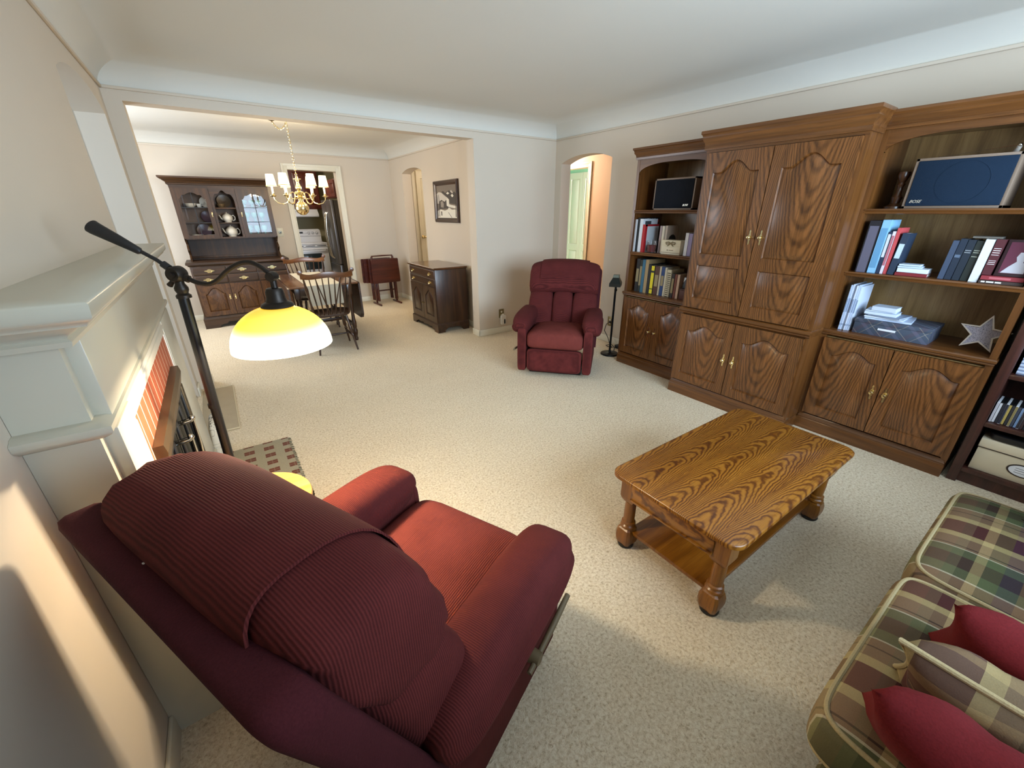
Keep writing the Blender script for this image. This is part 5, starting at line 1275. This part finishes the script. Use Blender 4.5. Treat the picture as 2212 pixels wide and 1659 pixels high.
for sx in (-1, 1):
    for sy in (-1, 1):
        m = M(); m.box((sx*0.295-0.03, sy*0.485-0.03, 0.60), (sx*0.295+0.03, sy*0.485+0.03, 0.735), 0.003)
        m.lathe([(0.022, 0.0), (0.026, 0.03), (0.018, 0.05), (0.03, 0.10), (0.033, 0.13), (0.022, 0.16), (0.028, 0.18), (0.03, 0.24), (0.022, 0.28), (0.018, 0.42), (0.030, 0.52), (0.022, 0.56), (0.03, 0.60)], (sx*0.295, sy*0.485, 0), 16); obj('leg', m, MAT['dk_z'], dt)
m = M(); m.box((-0.28, -0.02, 0.18), (0.28, 0.02, 0.22), 0.005)
for sx in (-1, 1): m.box((sx*0.295-0.015, -0.47, 0.18), (sx*0.295+0.015, 0.47, 0.22), 0.005)
obj('stretcher', m, MAT['dk_x'], dt)
rn = thing('table_runner', 'cream cloth runner along the dining table hanging over its near end', 'table runner', (0.96, 5.87, 0.762))
m = M()
out = []
for k in range(13): out.append((-0.632, -0.235+0.0195*k))
out += [(-0.628, 0.0025), (-0.62, 0.004), (0.62, 0.004), (0.629, 0.0025)]
for k in range(13): out.append((0.632, 0.0-0.0195*k))
inn = [(y-(0.0022 if y > 0 else -0.0022)*(1 if abs(y) > 0.625 else 0), z-(0.0022 if abs(y) < 0.63 else 0.0)) for y, z in out]
NX = 28
def fold(y, z, u): return (-0.19+0.38*u, y+(0.004*math.sin(u*15+1)*min(1, -z*6) if z < 0 and y < 0 else 0)-0.002*(z < 0 and y < 0), z)
m.rings([[fold(y, z, i/NX) for y, z in out+inn[::-1]] for i in range(NX+1)]); obj('runner_cloth', m, MAT['cloth'], rn, ang=50)
def windsor(label, loc, rz):
    """front of the seat towards +y"""
    t = thing('windsor_chair', label, 'chair', loc, rz, 'windsor chairs at the dining table')
    wz = MAT['dk_z']
    m = M(); m.sbox((0, 0.02, 0.445), (0.45, 0.43, 0.042), 0.5, 40, 10, lambda p: (p.x*(1.0+0.10*(p.y/0.2)), p.y, p.z-(0.012*(1-(p.x/0.22)**2)*(1-(p.y/0.21)**2) if p.z > 0 else 0)), 0.5); obj('seat', m, MAT['dk_x'], t)
    yb, zt = -0.30, 0.955
    crest = []
    n = 24
    rs = []
    for i in range(n+1):
        u = -1+2*i/n; x = 0.27*u
        yy = yb+0.055*(u*u)
        zb_ = zt-0.055+0.012*(1-u*u)-0.0*u; ht = 0.055*(0.72+0.28*math.cos(u*PI*0.9)) 
        zc = zb_+0.030*math.cos(u*PI*1.0)+0.030*abs(u)**4
        zl = zt-0.075+0.02*abs(u)**3+0.012*math.cos(u*PI)
        zh = zt-0.02+0.018*math.cos(u*PI)+0.045*abs(u)**5
        rs.append([(x, yy-0.010, zl), (x, yy+0.010, zl), (x, yy+0.013-0.0, (zl+zh)/2), (x, yy+0.006, zh), (x, yy-0.010, zh), (x, yy-0.013, (zl+zh)/2)])
    m = M(); m.rings(rs)
    for s in (-1, 1): m.lathe([(0.0, -0.016), (0.022, -0.014), (0.026, 0.0), (0.022, 0.014), (0.0, 0.016)], (s*0.268, yb+0.053, zt+0.0), 14, 'y')
    obj('crest_rail', m, wood('chair_crest_grain', 'x', 'z', '4a2a14', '6b4222', '8a5a30', rough=0.28) if 'crest' not in MAT else MAT['crest'], t)
    for i in range(7):
        u = -0.78+1.56*i/6
        m = M(); m.tube([(0.17*u, -0.165+0.02*u*u, 0.455), (0.205*u, -0.225+0.03*u*u, 0.66), (0.245*u, yb+0.05*u*u, zt-0.06)], [0.0065, 0.0085, 0.005], 8); obj('spindle', m, wz, t)
    for s in (-1, 1):
        m = M(); pts, rr = [], []
        for k, (f, r) in enumerate(((0, 0.011), (0.12, 0.012), (0.2, 0.016), (0.3, 0.011), (0.45, 0.010), (0.6, 0.017), (0.7, 0.020), (0.8, 0.012), (1.0, 0.009))):
            pts.append((s*(0.19+0.055*f), -0.15-0.105*f, 0.455+0.45*f)); rr.append(r)
        m.tube(pts, rr, 10); obj('back_post', m, wz, t)
        m = M(); m.tube([(s*0.02, -0.185, 0.455), (s*0.11, -0.255, 0.80), (s*0.13, -0.275, 0.90)], [0.007, 0.006, 0.005], 8); obj('brace_spindle', m, wz, t)
        for fy in (-1, 1):
            m = M(); pts, rr = [], []
            for f, r in ((0, 0.012), (0.1, 0.016), (0.25, 0.013), (0.32, 0.020), (0.45, 0.022), (0.52, 0.012), (0.56, 0.02), (0.62, 0.014), (0.8, 0.012), (1.0, 0.010)):
                pts.append((s*(0.15+0.065*f), 0.02+fy*(0.14+0.075*f), 0.44-0.44*f)); rr.append(r)
            m.tube(pts, rr, 10); obj('leg', m, wz, t)
        m = M(); m.tube([(s*0.19, -0.15, 0.17), (s*0.192, 0.02, 0.17), (s*0.19, 0.19, 0.17)], [0.008, 0.013, 0.008], 8); obj('stretcher', m, wz, t)
    m = M(); m.tube([(-0.19, 0.02, 0.17), (0, 0.02, 0.17), (0.19, 0.02, 0.17)], [0.008, 0.013, 0.008], 8); obj('stretcher', m, wz, t)
    return t
MAT['crest'] = wood('chair_crest_grain', 'x', 'z', '4a2a14', '6b4222', '8a5a30', rough=0.28)
w1 = windsor('dark windsor chair with its back to the living room at near end of table', (0.955, 5.16, 0), math.radians(-2))
dup(w1, (1.02, 6.40, 0), (0, 0, math.radians(182)), 'windsor chair on the far side of the dining table facing the living room')

# ------------------------------------------------------------------ chandelier
CX, CY = 1.0, 5.95
cd = thing('chandelier', 'brass chandelier with lit cream candle shades over the dining table', 'chandelier', (CX, CY, 0), math.radians(-9.5))
br = MAT['brass']
m = M(); m.lathe([(0.0, 1.515), (0.03, 1.52), (0.066, 1.55), (0.08, 1.595), (0.066, 1.64), (0.03, 1.668), (0.022, 1.675), (0.03, 1.685), (0.02, 1.695)], (0, 0, 0), 32); obj('ball', m, br, cd)
m = M(); m.lathe([(0.02, 1.69), (0.035, 1.705), (0.045, 1.72), (0.03, 1.735), (0.04, 1.75), (0.046, 1.765), (0.03, 1.78), (0.018, 1.79), (0.03, 1.81), (0.034, 1.83), (0.02, 1.86), (0.014, 1.89), (0.022, 1.90), (0.022, 1.91), (0.045, 1.915), (0.045, 1.92), (0.015, 1.925), (0.012, 1.945), (0.0, 1.95)], (0, 0, 0), 28); obj('column', m, br, cd)
m = M()
def link(mb, c, d, rot):
    pts = []
    for k in range(12):
        a = 2*PI*k/12; p = Vector((0.009*math.cos(a), 0, 0.018*math.sin(a)))
        p = Matrix.Rotation(rot, 3, 'Z') @ p
        p = d.to_track_quat('Z', 'Y') @ p
        pts.append(tuple(Vector(c)+p))
    mb.tube(pts, 0.0026, 6, True)
z = 1.965; i = 0
while z < 2.535: link(m, (0, 0, z), Vector((0, 0, 1)), (i % 2)*PI/2); z += 0.0285; i += 1
a_, b_ = Vector((0.01, 0.02, 2.53)), Vector((-0.15, 0.20, 2.53))
for k in range(11):
    t0 = (k+0.5)/11; p = a_.lerp(b_, t0); p.z -= 0.085*(1-(2*t0-1)**2); q2 = a_.lerp(b_, min(1, t0+0.05)); q2.z -= 0.085*(1-(2*min(1, t0+0.05)-1)**2)
    dd = (q2-p).normalized() if (q2-p).length > 1e-6 else Vector((1, 0, 0)); link(m, p, dd, (k % 2)*PI/2)
obj('chain', m, br, cd)
m = M(); m.lathe([(0.0, 0), (0.055, 0.0), (0.06, 0.006), (0.03, 0.02), (0.008, 0.03)], (0, 0, 0), 28); m.xf(Matrix.Translation((-0.15, 0.20, ZC)) @ Matrix.Rotation(PI, 4, 'X')); obj('canopy', m, plain('aged_dark_brass', '6a5a38', 0.35, 0.9), cd)
m = M(); m.tube([(0.0, 0.0, ZC), (0.0, 0.0, 2.545), (0.012, 0.0, 2.535), (0.0, 0.0, 2.525)], 0.003, 6); obj('ceiling_hook', m, br, cd)
for k in range(6):
    an_ = PI/3*k; c_, s_ = math.cos(an_), math.sin(an_)
    def P3(r, z_): return (r*c_, r*s_, z_)
    m = M(); pts = []
    ctrl = [(0.035, 1.75), (0.075, 1.775), (0.105, 1.755), (0.12, 1.70), (0.15, 1.655), (0.20, 1.64), (0.25, 1.655), (0.28, 1.69), (0.285, 1.72)]
    m.tube([P3(*p) for p in ctrl], [0.006]*len(ctrl), 8)
    m.tube([P3(0.04, 1.73), P3(0.07, 1.70), P3(0.10, 1.70), P3(0.11, 1.73), P3(0.095, 1.745)], 0.004, 8)
    ao = obj('arm', m, br, cd)
    m = M(); m.lathe([(0.0, 1.718), (0.015, 1.72), (0.036, 1.732), (0.037, 1.736), (0.013, 1.738), (0.011, 1.742), (0.014, 1.75), (0.014, 1.762), (0.0, 1.762)], P3(0.285, 0), 18); obj('drip_pan', m, br, ao)
    m = M(); m.lathe([(0.0, 1.76), (0.0105, 1.76), (0.0105, 1.85), (0.0, 1.85)], P3(0.285, 0), 14); obj('candle_sleeve', m, plain('ivory_candle_sleeve', 'efe6cc', 0.4) if 'slv' not in MAT else MAT['slv'], ao)
    m = M(); m.lathe([(0.058, 1.838), (0.055, 1.842), (0.040, 1.962), (0.0385, 1.962), (0.053, 1.842)], P3(0.285, 0), 24, cap=False); so_ = obj('shade', m, MAT['candle_shade'], ao)
    m = M(); m.lathe([(0.0588, 1.835), (0.0588, 1.842), (0.056, 1.842), (0.056, 1.835)], P3(0.285, 0), 24, cap=False); obj('shade_trim', m, solid('b99a52'), so_)
    wp = Matrix.Rotation(math.radians(-9.5), 4, 'Z') @ Vector(P3(0.285, 1.90))
    point('chandelier_bulb', (CX+wp.x, CY+wp.y, 1.985), 1.4, (1.0, 0.80, 0.54), 0.02)
    point('chandelier_bulb', (CX+wp.x, CY+wp.y, 1.815), 6.5, (1.0, 0.80, 0.54), 0.02)

# ------------------------------------------------------------------ folding tray set
tr = thing('tray_table_set', 'dark brown folding tray tables on their stand by dining wall', 'tray table set', (2.39, 7.44, 0), math.radians(4))
dkx = wood('tray_table_mahogany', 'x', 'z', '2a0f0a', '4a1d12', '5e2a1a')
for i, (dx, y) in enumerate(((0.0, -0.11), (-0.03, -0.06), (-0.07, 0.05), (-0.10, 0.09))):
    m = M(); m.prism([(-0.255+dx, 0.40), (-0.24+dx, 0.385), (0.24+dx, 0.385), (0.255+dx, 0.40), (0.245+dx, 0.785), (0.235+dx, 0.795), (-0.235+dx, 0.795), (-0.245+dx, 0.785)], 'y', y, y+0.016); obj('tray_top', m, dkx, tr)
    for s in (-1, 1):
        m = M(); m.box((s*0.17-0.014+dx*0.3, y+0.012, 0.07), (s*0.17+0.014+dx*0.3, y+0.030, 0.42), 0.003); obj('tray_leg', m, dkx, tr)
for s in (-1, 1):
    m = M(); m.box((s*0.19-0.014, -0.20, 0.0), (s*0.19+0.014, 0.16, 0.03), 0.006); m.box((s*0.19-0.012, -0.03, 0.02), (s*0.19+0.012, 0.02, 0.83), 0.004); obj('stand_post', m, dkx, tr)
m = M(); m.tube([(-0.19, -0.005, 0.835), (-0.16, -0.005, 0.84), (0.0, -0.005, 0.842), (0.16, -0.005, 0.84), (0.19, -0.005, 0.835)], [0.016, 0.009, 0.012, 0.009, 0.016], 10); obj('carry_handle', m, dkx, tr)
m = M(); m.tube([(-0.19, -0.005, 0.24), (0.19, -0.005, 0.24)], 0.011, 10); obj('stand_rail', m, dkx, tr)

# ------------------------------------------------------------------ small server cabinet
sv = thing('server_cabinet', 'small dark walnut cabinet with two drawers and two doors below picture', 'cabinet', (2.292, 5.905, 0), HP)
SW, SD = 0.86, 0.47
m = M()
pts = [(-0.015, 0.0), (0.10, 0.0), (0.105, 0.03), (0.15, 0.04), (0.19, 0.06), (0.28, 0.05), (0.36, 0.065), (SW/2, 0.045), (SW-0.36, 0.065), (SW-0.28, 0.05), (SW-0.19, 0.06), (SW-0.15, 0.04), (SW-0.105, 0.03), (SW-0.10, 0.0), (SW+0.015, 0.0), (SW+0.015, 0.11), (-0.015, 0.11)]
m.prism(pts, 'y', -0.016, 0.006)
for x in (-0.015, SW-0.007):
    m.prism([(0.0, 0.0), (0.09, 0.0), (0.095, 0.03), (0.14, 0.06), (SD-0.14, 0.06), (SD-0.095, 0.03), (SD-0.09, 0.0), (SD, 0.0), (SD, 0.11), (0.0, 0.11)], 'x', x, x+0.022)
mould(m, [(0.016, 0.105), (0.012, 0.118), (0.002, 0.125), (0.0, 0.13)], SW, SD); obj('bracket_base', m, MAT['dk_x'], sv)
m = M(); m.box((0, 0, 0.11), (SW, SD, 0.85), 0.003); obj('case', m, MAT['dk_z'], sv)
m = M(); mould(m, [(0.0, 0.842), (0.014, 0.846), (0.02, 0.853), (0.024, 0.856), (0.024, 0.868), (0.02, 0.873)], SW, SD); obj('top', m, wood('server_top_grain', 'x', 'y', '3a1f0e', '573318', '6d4526', rough=0.25, coat=0.5), sv)
for z0, z1 in ((0.735, 0.835), (0.625, 0.722)): drawer(sv, 0.012, SW-0.012, z0, z1, (), MAT['dk_x'], -0.012)
dw = [o for o in sv.children if o.name.startswith('drawer')]
for d, z in zip(dw, (0.785, 0.674)):
    for x in (0.15, SW-0.15): bail(d, x, z, -0.012, 0.8)
for s, (a, b) in enumerate(((0.012, SW/2-0.003), (SW/2+0.003, SW-0.012))):
    m = M(); cell(m, a, b, 0.135, 0.612, 0.075, 0.075, 0.055, 0.075, 0.04, yf=-0.012, yb=0.0, ins=0.028); d = obj('door', m, MAT['dk_z'], sv)
    kx = b-0.025 if s == 0 else a+0.025
    m = M(); m.lathe([(0.004, 0), (0.004, -0.012), (0.009, -0.018), (0.0, -0.024)], (kx, -0.012, 0.36), 12, 'y'); obj('knob', m, plain('dull_brass_knob', '8a7440', 0.35, 0.8), d)

# ------------------------------------------------------------------ framed print over the cabinet
fr = thing('framed_print', 'black and white winter landscape print in dark wood frame', 'picture', (XW-0.004, 6.04, 1.41), HP)
PW, PH = 0.74, 0.545
PW = 0.735; PH = 0.545
m = M(); rs = []
for d, y in ((0.0, 0.003), (0.0, -0.022), (0.012, -0.034), (0.035, -0.03), (0.055, -0.018), (0.06, -0.012), (0.06, 0.003)):
    rs.append([(d, y, d), (PW-d, y, d), (PW-d, y, PH-d), (d, y, PH-d)])
m.rings(rs, True, False, False); obj('frame', m, MAT['dk_x'], fr, ang=20)
m = M(); e = 0.056
x0, x1, z0, z1 = e, PW-e, e, PH-e
greys = [plain('print_'+n_, c, 0.6) for n_, c in (('sky_grey', '7a6d60'), ('hill_pale', 'c6bdb0'), ('tree_dark', '3e3630'), ('snow_white', 'ddd6c6'), ('mid_grey', '8d8378'))]
m.mi = 0; m.box((x0, -0.006, z0), (x1, 0.0, z1))
w_, h_ = x1-x0, z1-z0
def poly(pp, mi, y): m.mi = mi; m.prism([(x0+u*w_, z0+v*h_) for u, v in pp], 'y', y-0.0004, y)
poly([(0, .45), (0, .74), (.12, .80), (.25, .78), (.42, .68), (.58, .60), (.62, .5), (.5, .45)], 1, -0.0062)
poly([(.25, .80), (.36, .82), (.45, .76), (.55, .80), (.66, .83), (.78, .74), (.9, .78), (1, .7), (1, .4), (.6, .45), (.62, .58), (.42, .70)], 2, -0.0066)
poly([(.5, .74), (.58, .79), (.66, .74), (.58, .71)], 3, -0.007); poly([(.72, .68), (.8, .72), (.86, .66), (.79, .62)], 3, -0.007); poly([(.70, .80), (.76, .83), (.84, .74), (.78, .74)], 1, -0.007)
poly([(.12, .28), (.14, .52), (.25, .56), (.4, .50), (.5, .56), (.62, .48), (.66, .30)], 2, -0.0070)
poly([(.2, .34), (.2, .50), (.3, .53), (.36, .44), (.34, .32)], 4, -0.0074)
poly([(.5, .38), (.5, .57), (.56, .60), (.63, .56), (.63, .42), (.7, .40), (1, .36), (1, .28), (.6, .34)], 3, -0.0076)
poly([(0, 0), (0, .22), (.18, .27), (.4, .23), (.55, .27), (.6, .33), (.75, .26), (1, .27), (1, 0)], 3, -0.0078)
poly([(.2, .08), (.2, .21), (.25, .21), (.25, .08)], 2, -0.0082); poly([(.55, .18), (.58, .18), (.75, .02), (.71, .02)], 4, -0.0082)
for u in (.02, .10, .92, .97): poly([(u, .04), (u+.012, .72), (u+.024, .72), (u+.03, .04)], 2 if u != .97 else 3, -0.0084)
obj('print', m, greys, fr, flat=True)

# ------------------------------------------------------------------ kitchen seen through the door
rg_ = thing('range', 'white electric range with control knobs seen through the kitchen door', 'range', (1.36, 10.30, 0))
m = M(); m.box((0, 0.03, 0.0), (0.76, 0.66, 0.895), 0.006); obj('body', m, MAT['enamel'], rg_)
m = M(); m.box((-0.004, -0.02, 0.888), (0.764, 0.62, 0.915), 0.008, 3); m.box((0.02, 0.05, 0.9145), (0.74, 0.56, 0.917)); obj('cooktop', m, MAT['enamel'], rg_)
m = M(); m.box((0.012, -0.012, 0.835), (0.748, 0.03, 0.885), 0.006); vs = obj('vent_panel', m, MAT['enamel'], rg_)
for k in range(3):
    m = M(); m.box((0.06+k*0.235, -0.0135, 0.852), (0.25+k*0.235, -0.011, 0.866)); obj('vent_slot', m, MAT['blackp'], vs)
m = M(); m.box((0.012, -0.02, 0.27), (0.748, 0.03, 0.825), 0.008); od = obj('oven_door', m, MAT['enamel'], rg_)
m = M(); m.box((0.09, -0.022, 0.36), (0.60, -0.018, 0.70), 0.002); obj('oven_window', m, MAT['darkglass'], od)
m = M(); m.tube([(0.05, -0.03, 0.785), (0.06, -0.06, 0.79), (0.38, -0.065, 0.79), (0.70, -0.06, 0.79), (0.71, -0.03, 0.785)], 0.014, 12); obj('handle', m, MAT['enamel'], od)
m = M(); m.box((0.012, -0.018, 0.06), (0.748, 0.03, 0.26), 0.008); obj('drawer', m, MAT['enamel'], rg_)
m = M(); m.rings([[(0.0, 0.58, 0.90), (0.76, 0.58, 0.90), (0.76, 0.66, 0.90), (0.0, 0.66, 0.90)], [(0.0, 0.57, 1.05), (0.76, 0.57, 1.05), (0.76, 0.66, 1.05), (0.0, 0.66, 1.05)], [(0.01, 0.56, 1.16), (0.75, 0.56, 1.16), (0.75, 0.66, 1.16), (0.01, 0.66, 1.16)], [(0.03, 0.60, 1.19), (0.73, 0.60, 1.19), (0.73, 0.66, 1.19), (0.03, 0.66, 1.19)]]); bgd = obj('backguard', m, MAT['enamel'], rg_)
m = M(); m.box((0.30, 0.556, 1.10), (0.38, 0.562, 1.135)); obj('clock_display', m, MAT['blackp'], bgd)
m = M()
for i in range(8): m.box((0.12+(i % 4)*0.022+(0.32 if i > 3 else 0), 0.557, 1.10), (0.134+(i % 4)*0.022+(0.32 if i > 3 else 0), 0.562, 1.11))
obj('touch_buttons', m, solid('8f929c'), bgd)
for x in (0.50, 0.585, 0.67):
    m = M(); m.lathe([(0.028, 0), (0.028, -0.008), (0.022, -0.022), (0.0, -0.024)], (x, 0.565, 1.11), 18, 'y'); obj('knob', m, plain('grey_white_knob', 'b4b6bc', 0.35) if 'gk' not in MAT else MAT['gk'], bgd)
m = M(); m.box((0, 0.569, 1.035), (0.76, 0.572, 1.042)); obj('trim_line', m, solid('55565c'), bgd)
hd = thing('range_hood', 'white range hood under the cherry kitchen cabinets', 'range hood', (1.36, 10.72, 0))
m = M(); m.rings([[(0, 0.0, 1.45), (0.76, 0.0, 1.45), (0.76, 0.48, 1.45), (0, 0.48, 1.45)], [(0, -0.02, 1.47), (0.76, -0.02, 1.47), (0.76, 0.48, 1.47), (0, 0.48, 1.47)], [(0, -0.02, 1.50), (0.76, -0.02, 1.50), (0.76, 0.48, 1.50), (0, 0.48, 1.50)], [(0, 0.08, 1.61), (0.76, 0.08, 1.61), (0.76, 0.48, 1.61), (0, 0.48, 1.61)]]); obj('hood_body', m, MAT['enamel'], hd)
m = M(); m.box((0.05, 0.03, 1.555), (0.3, 0.055, 1.565)); obj('switch_strip', m, solid('55565c'), hd)
kc = thing('wall_cabinet', 'cherry kitchen wall cabinet above the white range hood', 'cabinet', (1.10, 10.90, 0))
m = M(); m.box((0, 0, 1.612), (1.15, 0.30, 2.45), 0.003); obj('case', m, MAT['kcab'], kc)
for k in range(2):
    m = M(); cell(m, 0.02+k*0.555, 0.57+k*0.555, 1.64, 2.42, 0.06, 0.06, 0.06, yf=-0.02, ins=0.03); obj('door', m, MAT['kcab'], kc)
rf = thing('refrigerator', 'stainless refrigerator with curved handle seen through the kitchen door', 'refrigerator', (1.95, 9.47, 0), HP)
m = M(); m.box((0, 0.065, 0.01), (0.78, 0.70, 1.755), 0.006); obj('cabinet_body', m, MAT['fridge_side'], rf)
for nm_, (za, zb_) in (('upper_door', (0.60, 1.765)), ('freezer_drawer', (0.03, 0.59))):
    for (xa, xb) in (((0.0, 0.387), (0.393, 0.78)) if nm_ == 'upper_door' else ((0.0, 0.78),)):
        m = M(); m.box((xa, 0.0, za), (xb, 0.062, zb_), 0.012, 3); d = obj(nm_, m, MAT['steel'], rf)
        if nm_ == 'upper_door':
            hx = 0.33 if xa == 0 else 0.45
            m = M(); m.tube([(hx, 0.0, 0.70), (hx, -0.035, 0.74), (hx, -0.062, 0.95), (hx, -0.07, 1.12), (hx, -0.062, 1.30), (hx, -0.035, 1.50), (hx, 0.0, 1.54)], 0.016, 12); obj('handle', m, MAT['chrome'], d)
kf = thing('fridge_cabinet', 'cherry cabinet above the refrigerator in the kitchen', 'cabinet', (2.08, 9.47, 0), HP)
m = M(); m.box((-0.02, 0, 1.80), (0.80, 0.62, 2.12), 0.003); obj('case', m, MAT['kcab'], kf)
for k in range(2):
    m = M(); cell(m, 0.0+k*0.39, 0.38+k*0.39, 1.82, 2.10, 0.05, 0.05, 0.05, yf=-0.018, ins=0.025); obj('door', m, MAT['kcab'], kf)
